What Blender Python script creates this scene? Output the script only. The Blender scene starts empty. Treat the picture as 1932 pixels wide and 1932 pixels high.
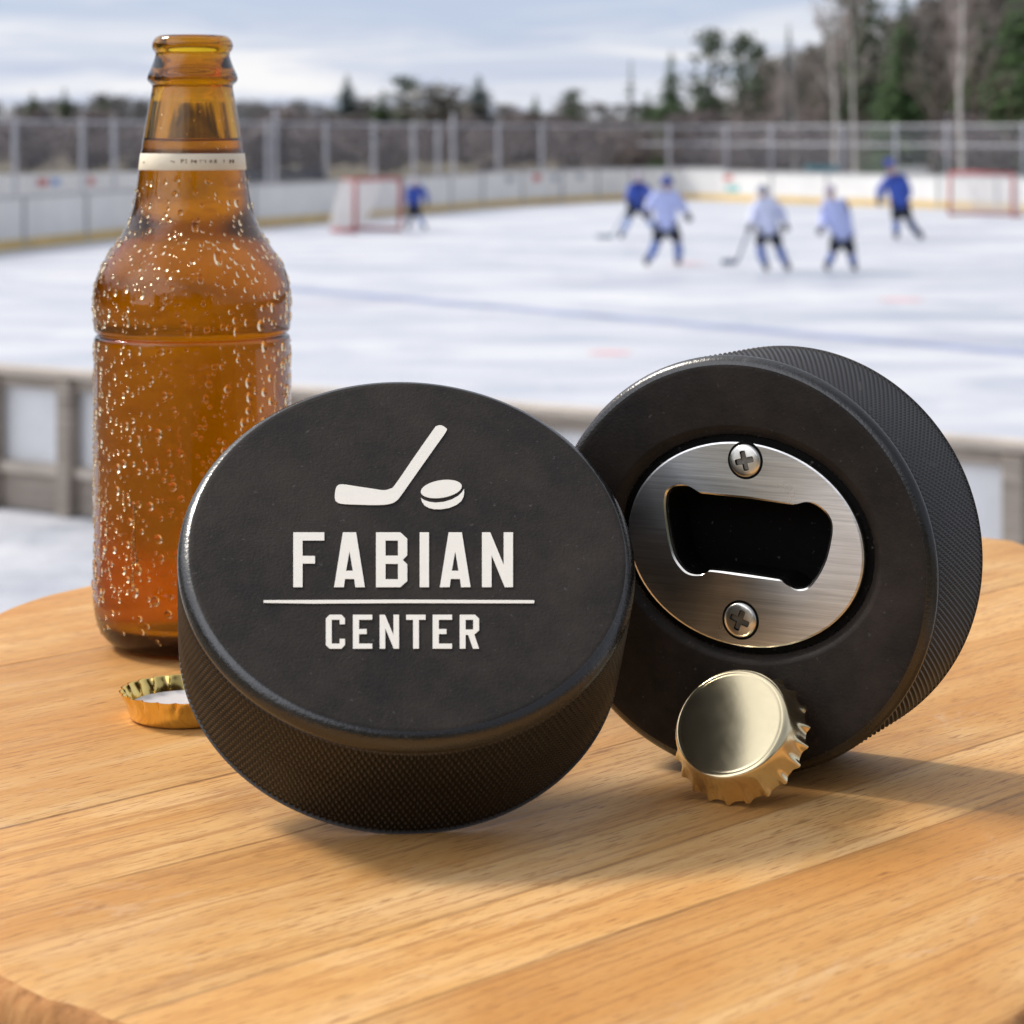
import bpy, math, random
import numpy as np
from mathutils import Vector, Matrix
SC = bpy.context.scene
COL = SC.collection
PI = math.pi
F, U0, V0 = 4500.0, 966.0, 250.0      # focal length / principal point of the photograph (in 1/1932 of its width)
CAMZ = 2.2                            # camera height above the ice
H = 0.14229                           # camera height above the table top
TZ = CAMZ - H

# ------------------------------------------------------------------ helpers
def at(u, v, Y):
    return Vector(((u-U0)/F*Y, Y, CAMZ-(v-V0)/F*Y))
def ground(u, v, z=0.0):
    Y = F*(CAMZ-z)/(v-V0)
    return Vector(((u-U0)/F*Y, Y, z))

class MB:
    """vertex / face collector for ONE mesh"""
    def __init__(s): s.v = []; s.f = []; s.mi = []
    def add(s, vs, fs, m=0):
        o = len(s.v); s.v += [tuple(p) for p in vs]
        for f in fs: s.f.append(tuple(i+o for i in f)); s.mi.append(m)
    def box(s, c, size, rz=0.0, m=0, bev=0.0):
        cx, cy, cz = c; sx, sy, sz = (d/2 for d in size); co, si = math.cos(rz), math.sin(rz)
        b = min(bev, sx*.9, sy*.9, sz*.9)
        if b <= 0:
            P = [(x*sx, y*sy, z*sz) for z in (-1, 1) for y in (-1, 1) for x in (-1, 1)]
            fs = [(0,2,3,1),(4,5,7,6),(0,1,5,4),(2,6,7,3),(0,4,6,2),(1,3,7,5)]
        else:
            P = []
            for z in (-1, 1):
                for y in (-1, 1):
                    for x in (-1, 1):
                        P += [(x*(sx-b), y*(sy-b), z*sz), (x*(sx-b), y*sy, z*(sz-b)), (x*sx, y*(sy-b), z*(sz-b))]
            I = lambda x, y, z, k: ((z*2+y)*2+x)*3+k
            fs = [(I(0,0,0,0),I(0,1,0,0),I(1,1,0,0),I(1,0,0,0)), (I(0,0,1,0),I(1,0,1,0),I(1,1,1,0),I(0,1,1,0)),
                  (I(0,0,0,1),I(1,0,0,1),I(1,0,1,1),I(0,0,1,1)), (I(0,1,0,1),I(0,1,1,1),I(1,1,1,1),I(1,1,0,1)),
                  (I(0,0,0,2),I(0,0,1,2),I(0,1,1,2),I(0,1,0,2)), (I(1,0,0,2),I(1,1,0,2),I(1,1,1,2),I(1,0,1,2))]
            for y in (0, 1):
                for z in (0, 1): fs.append((I(0,y,z,0),I(1,y,z,0),I(1,y,z,1),I(0,y,z,1)))
            for x in (0, 1):
                for z in (0, 1): fs.append((I(x,0,z,0),I(x,1,z,0),I(x,1,z,2),I(x,0,z,2)))
            for x in (0, 1):
                for y in (0, 1): fs.append((I(x,y,0,1),I(x,y,1,1),I(x,y,1,2),I(x,y,0,2)))
            for x in (0, 1):
                for y in (0, 1):
                    for z in (0, 1): fs.append((I(x,y,z,0),I(x,y,z,1),I(x,y,z,2)))
        s.add([(cx+x*co-y*si, cy+x*si+y*co, cz+z) for x, y, z in P], fs, m)
    def tube(s, pts, rad, n=8, m=0, cap=True):
        pts = [Vector(p) for p in pts]
        if not hasattr(rad, '__len__'): rad = [rad]*len(pts)
        vs = []; fs = []
        for i, p in enumerate(pts):
            d = (pts[min(i+1, len(pts)-1)]-pts[max(i-1, 0)]).normalized()
            a = Vector((0, 0, 1)) if abs(d.z) < .9 else Vector((1, 0, 0))
            x = d.cross(a).normalized(); y = d.cross(x)
            for k in range(n):
                t = 2*PI*k/n; vs.append(p+rad[i]*(math.cos(t)*x+math.sin(t)*y))
        for i in range(len(pts)-1):
            for k in range(n):
                q = (k+1) % n; fs.append((i*n+k, i*n+q, (i+1)*n+q, (i+1)*n+k))
        if cap: fs.append(tuple(range(n))); fs.append(tuple(range((len(pts)-1)*n, len(pts)*n)))
        s.add(vs, fs, m)
    def loft(s, loops, close_first=False, close_last=False, mats=None):
        """loops: equally long closed rings of 3D points"""
        n = len(loops[0]); o = len(s.v)
        for L in loops: s.v += [tuple(p) for p in L]
        for i in range(len(loops)-1):
            m = mats[i] if mats else 0
            for k in range(n):
                q = (k+1) % n
                s.f.append((o+i*n+k, o+i*n+q, o+(i+1)*n+q, o+(i+1)*n+k)); s.mi.append(m)
        for fl, i, m in ((close_first, 0, 0), (close_last, len(loops)-1, -1)):
            if fl:
                c = np.mean(np.array(loops[i], float), 0); s.v.append(tuple(c)); ci = len(s.v)-1
                mm = (mats[m] if mats else 0)
                for k in range(n):
                    s.f.append((ci, o+i*n+(k+1) % n, o+i*n+k)); s.mi.append(mm)
    def build(s, name, mats, parent=None, smooth=False, auto=None, loc=None, mat=None, fix=True):
        me = bpy.data.meshes.new(name)
        me.from_pydata(s.v, [], s.f)
        if not isinstance(mats, (list, tuple)): mats = [mats]
        for m_ in mats: me.materials.append(m_)
        if any(s.mi): me.polygons.foreach_set('material_index', s.mi)
        if fix:
            import bmesh
            bm = bmesh.new(); bm.from_mesh(me); bmesh.ops.recalc_face_normals(bm, faces=bm.faces); bm.to_mesh(me); bm.free()
        if smooth or auto: me.polygons.foreach_set('use_smooth', [True]*len(me.polygons))
        if auto: me.set_sharp_from_angle(angle=math.radians(auto))
        me.update()
        o = bpy.data.objects.new(name, me); COL.objects.link(o)
        if parent: o.parent = parent
        if loc is not None: o.location = loc
        if mat is not None: o.matrix_local = mat
        return o

def tag(o, label=None, cat=None, group=None, kind=None):
    if label: o['label'] = label
    if cat: o['category'] = cat
    if group: o['group'] = group
    if kind: o['kind'] = kind
    return o
def empty(name, loc=(0, 0, 0), matrix=None):
    o = bpy.data.objects.new(name, None); COL.objects.link(o); o.empty_display_size = .05
    if matrix is not None: o.matrix_world = matrix
    else: o.location = loc
    return o
def copy_tree(o, parent=None):
    c = o.copy(); COL.objects.link(c); c.parent = parent
    for ch in [x for x in bpy.data.objects if x.parent == o]: copy_tree(ch, c)
    return c

# ------------------------------------------------------------------ materials
class NT:
    def __init__(s, name):
        s.m = bpy.data.materials.new(name); s.m.use_nodes = True; s.t = s.m.node_tree
        s.b = s.t.nodes['Principled BSDF']; s.out = s.t.nodes['Material Output']
    def n(s, typ, **kw):
        x = s.t.nodes.new(typ)
        for k, v in kw.items():
            if k in x.inputs: s.set(x, k, v)
            else: setattr(x, k, v)
        return x
    def set(s, node, key, v):
        if isinstance(v, bpy.types.NodeSocket): s.t.links.new(v, node.inputs[key])
        else: node.inputs[key].default_value = v
    def math(s, op, a, b=0.0, c=0.0, clamp=False):
        x = s.t.nodes.new('ShaderNodeMath'); x.operation = op; x.use_clamp = clamp
        for i, v in enumerate((a, b, c)): s.set(x, i, v)
        return x.outputs[0]
    def coord(s, kind='Object'): return s.t.nodes.new('ShaderNodeTexCoord').outputs[kind]
    def mapping(s, vec, scale=(1, 1, 1), rot=(0, 0, 0), loc=(0, 0, 0)):
        x = s.t.nodes.new('ShaderNodeMapping'); s.t.links.new(vec, x.inputs['Vector'])
        x.inputs['Scale'].default_value = scale; x.inputs['Rotation'].default_value = rot; x.inputs['Location'].default_value = loc
        return x.outputs[0]
    def noise(s, vec, scale, detail=4, rough=.55, dist=0.0):
        x = s.t.nodes.new('ShaderNodeTexNoise'); s.t.links.new(vec, x.inputs['Vector'])
        x.inputs['Scale'].default_value = scale; x.inputs['Detail'].default_value = detail
        x.inputs['Roughness'].default_value = rough; x.inputs['Distortion'].default_value = dist
        return x.outputs['Fac']
    def ramp(s, fac, stops):
        x = s.t.nodes.new('ShaderNodeValToRGB'); s.t.links.new(fac, x.inputs[0]); e = x.color_ramp.elements
        while len(e) < len(stops): e.new(.5)
        for el, (p, c) in zip(e, stops):
            el.position = p; el.color = (*c, 1) if hasattr(c, '__len__') else (c, c, c, 1)
        return x.outputs[0]
    def mix(s, fac, a, b, blend='MIX'):
        x = s.t.nodes.new('ShaderNodeMix'); x.data_type = 'RGBA'; x.blend_type = blend
        s.set(x, 0, fac)
        for i, v in ((6, a), (7, b)):
            if isinstance(v, bpy.types.NodeSocket): s.t.links.new(v, x.inputs[i])
            else: x.inputs[i].default_value = (*v, 1)
        return x.outputs[2]
    def bump(s, h, strength=.3, dist=.001, normal=None):
        x = s.t.nodes.new('ShaderNodeBump'); s.t.links.new(h, x.inputs['Height'])
        x.inputs['Strength'].default_value = strength; x.inputs['Distance'].default_value = dist
        if normal: s.t.links.new(normal, x.inputs['Normal'])
        s.t.links.new(x.outputs[0], s.b.inputs['Normal']); return x.outputs[0]
    def p(s, **kw):
        for k, v in kw.items():
            k = k.replace('_', ' ')
            if isinstance(v, tuple) and len(v) == 3: v = (*v, 1)
            s.set(s.b, k, v)
        return s

def simple(name, col, rough=.6, metal=0.0, var=.15, scale=6.0, bump=0.0, bdist=.01, spec=.5):
    n = NT(name); f = n.noise(n.coord(), scale, 5, .6)
    lo = tuple(c*(1-var) for c in col); hi = tuple(min(1, c*(1+var)) for c in col)
    n.p(Base_Color=n.ramp(f, [(.3, lo), (.7, hi)]), Roughness=rough, Metallic=metal)
    n.b.inputs['Specular IOR Level'].default_value = spec
    if bump: n.bump(f, bump, bdist)
    return n.m

def rubber(name, col, rough, mott=.35, spec=.5):
    n = NT(name); c = n.coord()
    a = n.noise(c, 42, 7, .72); b = n.noise(c, 1500, 2, .5); d = n.noise(c, 260, 4, .7)
    k = n.mix(n.ramp(a, [(.35, 0.), (.68, 1.)]), tuple(x*(1-mott) for x in col), tuple(x*(1+mott) for x in (col[0]*1.06, col[1], col[2]*.97)))
    speck = n.ramp(n.noise(c, 620, 3, .6), [(.66, 0.), (.74, 1.)])
    k = n.mix(n.math('MULTIPLY', speck, .35), k, (.16, .15, .145))
    n.p(Base_Color=k, Roughness=n.math('ADD', n.math('MULTIPLY', d, .18), rough-.09))
    n.b.inputs['Specular IOR Level'].default_value = spec
    n.bump(n.math('ADD', b, n.math('MULTIPLY', d, 1.2)), .45, .00016)
    return n.m
M = {}
M['rubber'] = rubber('puck_face_rubber', (.0200, .0158, .0126), .60, .6, .26)
M['bevel'] = rubber('puck_bevel_rubber', (.0085, .0072, .0062), .27, .15, .85)
M['knurl'] = rubber('puck_rim_rubber', (.010, .0085, .0076), .36, .2)
def knurl_rubber():
    n = NT('knurled_rim_rubber'); c = n.coord()
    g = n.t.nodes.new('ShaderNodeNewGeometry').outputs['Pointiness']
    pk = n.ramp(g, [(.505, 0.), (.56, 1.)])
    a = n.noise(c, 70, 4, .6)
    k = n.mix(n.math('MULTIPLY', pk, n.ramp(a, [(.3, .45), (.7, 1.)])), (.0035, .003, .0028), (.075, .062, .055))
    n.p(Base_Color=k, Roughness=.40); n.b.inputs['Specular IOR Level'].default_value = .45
    return n.m
M['knurl'] = knurl_rubber()
M['pocket'] = rubber('shaded_pocket_rubber', (.004, .004, .004), .75, .2, .08)  # near-black: the pocket's deep shade is put into the rubber colour
M['print'] = simple('white_print', (.93, .875, .775), .55, 0, .02, 300)

def brushed():
    n = NT('brushed_steel'); c = n.coord()
    st = n.noise(n.mapping(c, (60, 2600, 1), (0, 0, math.radians(4))), 1, 3, .7)
    st2 = n.noise(n.mapping(c, (25, 700, 1), (0, 0, math.radians(4))), 1, 3, .6)
    blot = n.noise(c, 90, 3, .5)
    s_ = n.math('ADD', n.math('MULTIPLY', st, .5), n.math('MULTIPLY', st2, .5))
    n.p(Base_Color=n.ramp(s_, [(.32, (.50, .49, .48)), (.66, (.86, .85, .83))]), Metallic=1.0,
        Roughness=n.math('ADD', n.math('MULTIPLY', blot, .16), .22))
    n.b.inputs['Anisotropic'].default_value = .6
    n.bump(s_, .22, .00008)
    return n.m
M['steel'] = brushed()
M['steel_edge'] = simple('polished_edge', (.74, .71, .64), .2, 1.0, .08, 300)
M['screw'] = simple('nickel_screw', (.80, .77, .70), .28, 1.0, .06, 500)
M['steel_dark'] = simple('recess_shade_steel', (.20, .185, .16), .5, 1.0, .25, 900)  # screw slot floor, with the slot's shade put into the steel colour
M['black'] = simple('gap_shade_black', (.006, .006, .006), .8, 0, .1, 200, spec=.1)  # black stands in for shade on the slot walls and head ring

def gold(name, col, rough):
    n = NT(name); c = n.coord(); f = n.noise(c, 260, 3, .5)
    n.p(Base_Color=n.ramp(f, [(.3, tuple(x*.95 for x in col)), (.7, col)]), Metallic=1.0,
        Roughness=n.math('ADD', n.math('MULTIPLY', f, .08), rough-.04))
    n.bump(n.noise(c, 420, 2, .5), .05, .0002)
    return n.m
M['gold'] = gold('pale_gold_tin', (.90, .76, .48), .20)
M['gold_deep'] = gold('reflection_tinted_gold', (.90, .66, .22), .17)  # deeper gold: the wood's warm reflection is put into the colour
M['liner'] = simple('cap_liner', (.58, .57, .59), .35, 0, .03, 200)

def glass(name, ior, rough, tint, sig=None, dens=0):
    n = NT(name); n.t.nodes.remove(n.b)
    g = n.t.nodes.new('ShaderNodeBsdfGlass'); g.inputs['IOR'].default_value = ior; g.inputs['Roughness'].default_value = rough
    g.inputs['Color'].default_value = (*tint, 1)
    # only the light going through is tinted; what the surface mirrors keeps its own colour
    n.t.links.new(g.outputs[0], n.out.inputs['Surface'])
    if dens:
        a = n.t.nodes.new('ShaderNodeVolumeAbsorption'); a.inputs['Density'].default_value = dens
        a.inputs['Color'].default_value = (*[1-x/dens for x in sig], 1)
        n.t.links.new(a.outputs[0], n.out.inputs['Volume'])
    return n.m
def amber():
    n = NT('amber_glass')
    n.p(Base_Color=(.95, .70, .07), Roughness=.02, IOR=1.5); n.b.inputs['Transmission Weight'].default_value = 1.0
    a = n.t.nodes.new('ShaderNodeVolumeAbsorption'); a.inputs['Density'].default_value = 600.
    a.inputs['Color'].default_value = (*[1-x/600. for x in (82., 152., 480.)], 1)
    n.t.links.new(a.outputs[0], n.out.inputs['Volume']); return n.m
M['amber'] = amber()
M['beer'] = glass('beer_liquid', 1.36, .20, (1., .97, .85), (1.5, 4., 12.), 20.)
M['water'] = glass('water_beads', 1.20, 0.0, (.99, .93, .82))
M['label'] = simple('cream_paper', (.90, .80, .62), .5, 0, .04, 300)
M['ink'] = simple('brown_ink', (.22, .12, .06), .6, 0, .1, 300)

# plank seams of the table: offsets across the grain
DT = Vector((.7098, .7044)); DN = Vector((.7044, -.7098))
SEAMS = [-.668, -.5477, -.4193, -.3758, -.3162, -.2876, -.195]
def wood_top():
    n = NT('honey_wood_planks'); c = n.coord()
    sp = n.t.nodes.new('ShaderNodeSeparateXYZ'); n.t.links.new(c, sp.inputs[0]); X, Y = sp.outputs[0], sp.outputs[1]
    nn = n.math('ADD', n.math('MULTIPLY', X, DN.x), n.math('MULTIPLY', Y, DN.y))
    tt = n.math('ADD', n.math('MULTIPLY', X, DT.x), n.math('MULTIPLY', Y, DT.y))
    wob = n.math('MULTIPLY', n.math('SUBTRACT', n.noise(c, 9, 3, .5), .5), .0045)
    nw = n.math('ADD', nn, wob)
    pid = None; seam = None; rng = random.Random(4)
    for i, s_ in enumerate(SEAMS):
        st = n.math('MULTIPLY', n.math('GREATER_THAN', nw, s_), [.37, -.52, .61, -.33, .45, -.58, .39, -.27, .5, -.4][i])
        pid = st if pid is None else n.math('ADD', pid, st)
        w = [.0011, .0010, .0010, .0008, .0010, .0011, .0010, .0007, .0009, .0009][i]
        d = n.math('SUBTRACT', 1.0, n.math('DIVIDE', n.math('ABSOLUTE', n.math('SUBTRACT', nw, s_)), w), clamp=True)
        seam = d if seam is None else n.math('MAXIMUM', seam, d)
    cv = n.t.nodes.new('ShaderNodeCombineXYZ')
    n.set(cv, 0, tt); n.set(cv, 1, nw); n.set(cv, 2, n.math('MULTIPLY', pid, 3.0)); v = cv.outputs[0]
    g1 = n.noise(n.mapping(v, (3.5, 70, 1)), 1, 6, .62, .6)          # broad growth rings
    g2 = n.noise(n.mapping(v, (150, 2600, 1)), 1, 2, .6)           # fibres
    g3 = n.noise(n.mapping(v, (4.5, 560, 1)), 1, 4, .6)             # fine lines
    blot = n.noise(n.mapping(v, (9, 22, 1)), 1, 5, .6, .6)        # warm / pale patches
    scuff = n.noise(n.mapping(v, (26, 50, 1)), 1, 6, .7, 1.2)
    col = n.ramp(g1, [(.26, (.62, .315, .100)), (.44, (.74, .410, .145)), (.60, (.81, .490, .200)), (.80, (.86, .60, .30))])
    col = n.mix(n.ramp(blot, [(.40, 0.), (.66, .75)]), col, (.62, .275, .068))
    st_ = n.noise(n.mapping(v, (16, 30, 1), loc=(4, 2, 0)), 1, 6, .7, .8)
    col = n.mix(n.ramp(st_, [(.56, 0.), (.72, .4)]), col, (.40, .22, .115))
    col = n.mix(n.ramp(blot, [(.22, .75), (.44, 0.)]), col, (.86, .57, .30))
    col = n.mix(n.ramp(scuff, [(.60, 0.), (.74, .5)]), col, (.78, .58, .40))
    col = n.mix(n.ramp(g3, [(.35, .6), (.47, 0.)]), col, (.47, .215, .072))
    col = n.mix(n.ramp(g2, [(.33, .85), (.43, 0.)]), col, (.36, .155, .055))
    tone = n.math('ADD', n.math('MULTIPLY', pid, .16), .98)
    hs = n.t.nodes.new('ShaderNodeHueSaturation'); n.set(hs, 'Color', col); n.set(hs, 'Value', n.math('MULTIPLY', tone, .80))
    col = hs.outputs[0]
    # knots and dark flecks
    fl = n.noise(n.mapping(v, (60, 210, 1)), 1, 3, .5)
    col = n.mix(n.ramp(fl, [(.70, 0.), (.78, .6)]), col, (.20, .085, .028))
    vo = n.t.nodes.new('ShaderNodeTexVoronoi'); n.t.links.new(n.mapping(v, (9, 16, 1)), vo.inputs['Vector']); vo.inputs['Scale'].default_value = 1
    col = n.mix(n.ramp(vo.outputs['Distance'], [(.03, .65), (.10, 0.)]), col, (.25, .11, .04))
    brk = n.ramp(n.noise(n.mapping(v, (14, 3, 1)), 1, 3, .5), [(.34, .08), (.62, .72)])
    seam = n.math('MULTIPLY', seam, brk)
    col = n.mix(seam, col, (.15, .06, .022))
    n.p(Base_Color=col, Roughness=n.math('ADD', n.math('MULTIPLY', g3, .26), .42))
    n.b.inputs['Specular IOR Level'].default_value = .14
    hgt = n.math('SUBTRACT', n.math('ADD', n.math('MULTIPLY', g2, .45), n.math('MULTIPLY', g3, .5)), n.math('MULTIPLY', seam, 2.2))
    n.bump(hgt, .45, .0005)
    return n.m
M['wood'] = wood_top()
def wood_edge():
    n = NT('rough_wood_edge'); c = n.coord()
    g = n.noise(n.mapping(c, (220, 220, 18)), 1, 5, .6); b = n.noise(c, 60, 4, .6)
    col = n.ramp(g, [(.28, (.20, .085, .028)), (.5, (.42, .195, .068)), (.75, (.58, .32, .13))])
    col = n.mix(n.ramp(b, [(.45, 0.), (.7, .5)]), col, (.22, .10, .04))
    n.p(Base_Color=col, Roughness=.85); n.b.inputs['Specular IOR Level'].default_value = .2; n.bump(g, .6, .0012); return n.m
M['wood_edge'] = wood_edge()
def grey_wood(name, col):
    n = NT(name); c = n.coord()
    g = n.noise(n.mapping(c, (3, 3, 40)), 1, 5, .6); h = n.noise(c, 2.5, 4, .6)
    k = n.ramp(g, [(.3, tuple(x*.6 for x in col)), (.7, tuple(x*1.25 for x in col))])
    k = n.mix(n.ramp(h, [(.4, 0.), (.7, .5)]), k, tuple(x*.7 for x in col))
    n.p(Base_Color=k, Roughness=.75); n.bump(g, .4, .01); return n.m
M['weathered'] = grey_wood('weathered_wood', (.36, .305, .255))
M['weathered_rail'] = grey_wood('weathered_rail_wood', (.60, .52, .44))

def ice():
    n = NT('skated_ice'); c = n.coord()
    a = n.noise(n.mapping(c, (.10, .30, 1), (0, 0, .5)), 1, 6, .62, .4); b = n.noise(n.mapping(c, (2.2, .25, 1), (0, 0, -.5)), 1, 5, .7)
    s2 = n.noise(n.mapping(c, (.2, 2.6, 1), (0, 0, .35)), 1, 5, .7)
    k = n.ramp(a, [(.30, (.43, .465, .53)), (.48, (.56, .575, .615)), (.68, (.64, .65, .665))])
    k = n.mix(n.ramp(b, [(.58, 0.), (.76, .55)]), k, (.34, .385, .48))
    k = n.mix(n.ramp(s2, [(.58, 0.), (.74, .5)]), k, (.35, .39, .48))
    m_ = n.noise(n.mapping(c, (.45, .8, 1), (0, 0, .3)), 1, 6, .65, .6)
    k = n.mix(n.ramp(m_, [(.44, 0.), (.64, .85)]), k, (.36, .395, .48))
    k = n.mix(n.ramp(m_, [(.26, .6), (.40, 0.)]), k, (.70, .70, .715))
    p_ = n.noise(c, .22, 4, .6)
    k = n.mix(n.ramp(p_, [(.60, 0.), (.78, .3)]), k, (.48, .34, .38))
    n.p(Base_Color=k, Roughness=n.ramp(a, [(.3, .30), (.7, .62)])); n.b.inputs['Specular IOR Level'].default_value = .3
    n.bump(n.math('ADD', b, a), .2, .02); return n.m
M['ice'] = ice()
def snow():
    n = NT('trodden_snow'); c = n.coord()
    a = n.noise(c, 1.1, 7, .62); b = n.noise(n.mapping(c, (.5, 3.2, 1), (0, 0, .45)), 1, 5, .6)
    k = n.ramp(a, [(.33, (.34, .365, .42)), (.52, (.52, .535, .58)), (.7, (.62, .625, .65))])
    k = n.mix(n.ramp(b, [(.52, 0.), (.70, .55)]), k, (.33, .345, .385))
    n.p(Base_Color=k, Roughness=.7); n.bump(n.math('ADD', a, b), .8, .12); return n.m
M['snow'] = snow()
def field():
    n = NT('winter_field'); c = n.coord(); a = n.noise(c, .12, 6, .6); b = n.noise(c, .9, 5, .65)
    k = n.ramp(a, [(.35, (.085, .080, .035)), (.5, (.14, .115, .06)), (.68, (.16, .12, .085))])
    k = n.mix(n.ramp(b, [(.4, 0.), (.7, .6)]), k, (.07, .055, .04))
    n.p(Base_Color=k, Roughness=.9); n.bump(b, .8, .2); return n.m
M['field'] = field()
M['board_white'] = simple('board_plastic', (.80, .785, .75), .45, 0, .08, 1.2)
M['board_back'] = simple('board_back_panel', (.74, .745, .76), .6, 0, .10, 2.0)
M['kick'] = simple('kick_plate', (.72, .50, .17), .5, 0, .12, 2.0)
M['cap_rail'] = simple('grey_cap_rail', (.44, .43, .43), .5, 0, .1, 2.0)
M['joint'] = simple('board_joint', (.40, .40, .40), .6, 0, .1, 2.0)
M['galv'] = simple('galvanised_pipe', (.42, .425, .46), .5, .2, .1, 3.0)
M['red'] = simple('red_pipe', (.42, .075, .085), .45, 0, .12, 4.0)
M['net'] = simple('white_net', (.78, .77, .76), .8, 0, .05, 4.0)
M['blue_paint'] = simple('blue_line_paint', (.27, .31, .47), .5, 0, .25, 1.5)
M['red_paint'] = simple('red_spot_paint', (.68, .40, .42), .5, 0, .25, 4)
M['teal'] = simple('teal_plastic', (.05, .19, .23), .4, 0, .2, 3)
M['pale'] = simple('pale_crate', (.55, .55, .52), .6, 0, .15, 3)
M['bench'] = simple('dark_bench_timber', (.05, .055, .07), .7, 0, .2, 3)
for nm, c in dict(ad_red=(.55, .12, .10), ad_teal=(.25, .52, .50), ad_blue=(.22, .34, .60), ad_grey=(.38, .38, .42)).items():
    M[nm] = simple(nm, c, .5, 0, .15, 3)
for nm, c in dict(skin=(.50, .31, .24), jersey_blue=(.035, .085, .42), jersey_navy=(.02, .04, .26), jersey_white=(.47, .53, .86), jersey_pale=(.62, .66, .88),
                  pants=(.010, .014, .028), glove=(.018, .022, .05), sock_blue=(.10, .17, .45), sock_pale=(.32, .42, .70), sock_dark=(.05, .08, .19),
                  skate=(.025, .027, .04), helmet_blue=(.03, .06, .30), helmet_grey=(.22, .24, .33), helmet_pale=(.45, .40, .47), steelb=(.55, .57, .6),
                  stick=(.30, .36, .46), stick_dark=(.10, .12, .2)).items():
    M[nm] = simple(nm, c, .7, 0, .18, 9)
def bark(name, col, dark, k=1.0):
    n = NT(name); c = n.coord(); a = n.noise(n.mapping(c, (3, 3, 1.2*k)), 1.5, 5, .65)
    n.p(Base_Color=n.ramp(a, [(.34, dark), (.48, col), (.75, tuple(x*1.15 for x in col))]), Roughness=.85); n.bump(a, .6, .03); return n.m
M['bark'] = bark('brown_bark', (.10, .075, .06), (.05, .038, .03))
M['birch'] = bark('birch_bark', (.66, .62, .58), (.12, .10, .09), 3.5)
M['twig'] = bark('grey_brown_twigs', (.25, .205, .185), (.16, .128, .115))
M['twig_pale'] = bark('pale_twigs', (.42, .355, .335), (.27, .22, .205))
M['twig_olive'] = bark('olive_twigs', (.10, .095, .05), (.055, .055, .03))
def leaf(name, a, b):
    n = NT(name); c = n.coord(); f = n.noise(c, 1.1, 4, .6)
    n.p(Base_Color=n.ramp(f, [(.32, a), (.68, b)]), Roughness=.75); n.b.inputs['Specular IOR Level'].default_value = .25; return n.m
M['spruce'] = leaf('spruce_needles', (.030, .060, .024), (.095, .165, .055))
M['spruce_blue'] = leaf('blue_spruce_needles', (.066, .104, .10), (.15, .205, .19))
M['pine'] = leaf('pine_needles', (.056, .082, .050), (.155, .20, .12))
M['scrub'] = leaf('brown_scrub_twigs', (.125, .110, .118), (.29, .24, .225))
M['woods'] = leaf('mixed_woods', (.13, .135, .105), (.30, .27, .25))
M['far'] = leaf('hazed_far_woods', (.16, .168, .165), (.28, .265, .26))  # paler and greyer: distance haze is put into the colour

# ------------------------------------------------------------------ camera
cam = bpy.data.cameras.new('camera'); co = bpy.data.objects.new('camera', cam); COL.objects.link(co)
co.location = (0, 0, CAMZ); co.rotation_euler = (PI/2, 0, 0)
cam.sensor_width = 36; cam.lens = F/1932*36; cam.shift_y = -(966-V0)/1932
cam.clip_start = .02; cam.clip_end = 6000
cam.dof.use_dof = True; cam.dof.focus_distance = .53; cam.dof.aperture_fstop = cam.lens/2.6; cam.dof.aperture_blades = 0
SC.camera = co

# ------------------------------------------------------------------ light
SUN = Vector((-.62, .36, .69)).normalized()
el = math.asin(SUN.z); az = math.atan2(SUN.x, SUN.y)
sl = bpy.data.lights.new('sun', 'SUN'); sl.energy = 2.5; sl.angle = math.radians(13); sl.color = (1, .92, .81)
so = bpy.data.objects.new('sun', sl); COL.objects.link(so); so.rotation_euler = (-SUN).to_track_quat('-Z', 'Y').to_euler()
W = bpy.data.worlds.new('World'); SC.world = W; W.use_nodes = True
wt = W.node_tree; bg = wt.nodes['Background']; bg.inputs['Strength'].default_value = .1
class WN(NT):
    def __init__(s): s.t = wt
w = WN()
sky = wt.nodes.new('ShaderNodeTexSky'); sky.sky_type = 'NISHITA'; sky.sun_disc = False
sky.sun_elevation = el; sky.sun_rotation = az; sky.air_density = 1.0; sky.dust_density = 1.5; sky.ozone_density = 1.2
gc = w.coord('Generated')
sp = wt.nodes.new('ShaderNodeSeparateXYZ'); wt.links.new(gc, sp.inputs[0])
c1 = w.noise(w.mapping(gc, (4.6, 4.6, 42), loc=(.3, 0, .2)), 1.6, 7, .6, .5)
c2 = w.noise(w.mapping(gc, (1.2, 1.2, 2.4)), 1.7, 5, .55)
# cloud deck: nearly closed, thinner a little above the horizon
thin = w.ramp(sp.outputs[2], [(0.0, 1.0), (.022, .95), (.050, .02), (.16, .55), (.5, .75)])
cover = w.math('ADD', w.math('MULTIPLY', w.ramp(c1, [(.38, 0.), (.62, 1.)]), .50), w.math('MULTIPLY', thin, .62), clamp=True)
cloud = w.mix(w.ramp(c1, [(.35, 0.), (.62, 1.)]), (4.7, 5.05, 6.0), (7.1, 7.05, 7.1))
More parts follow.
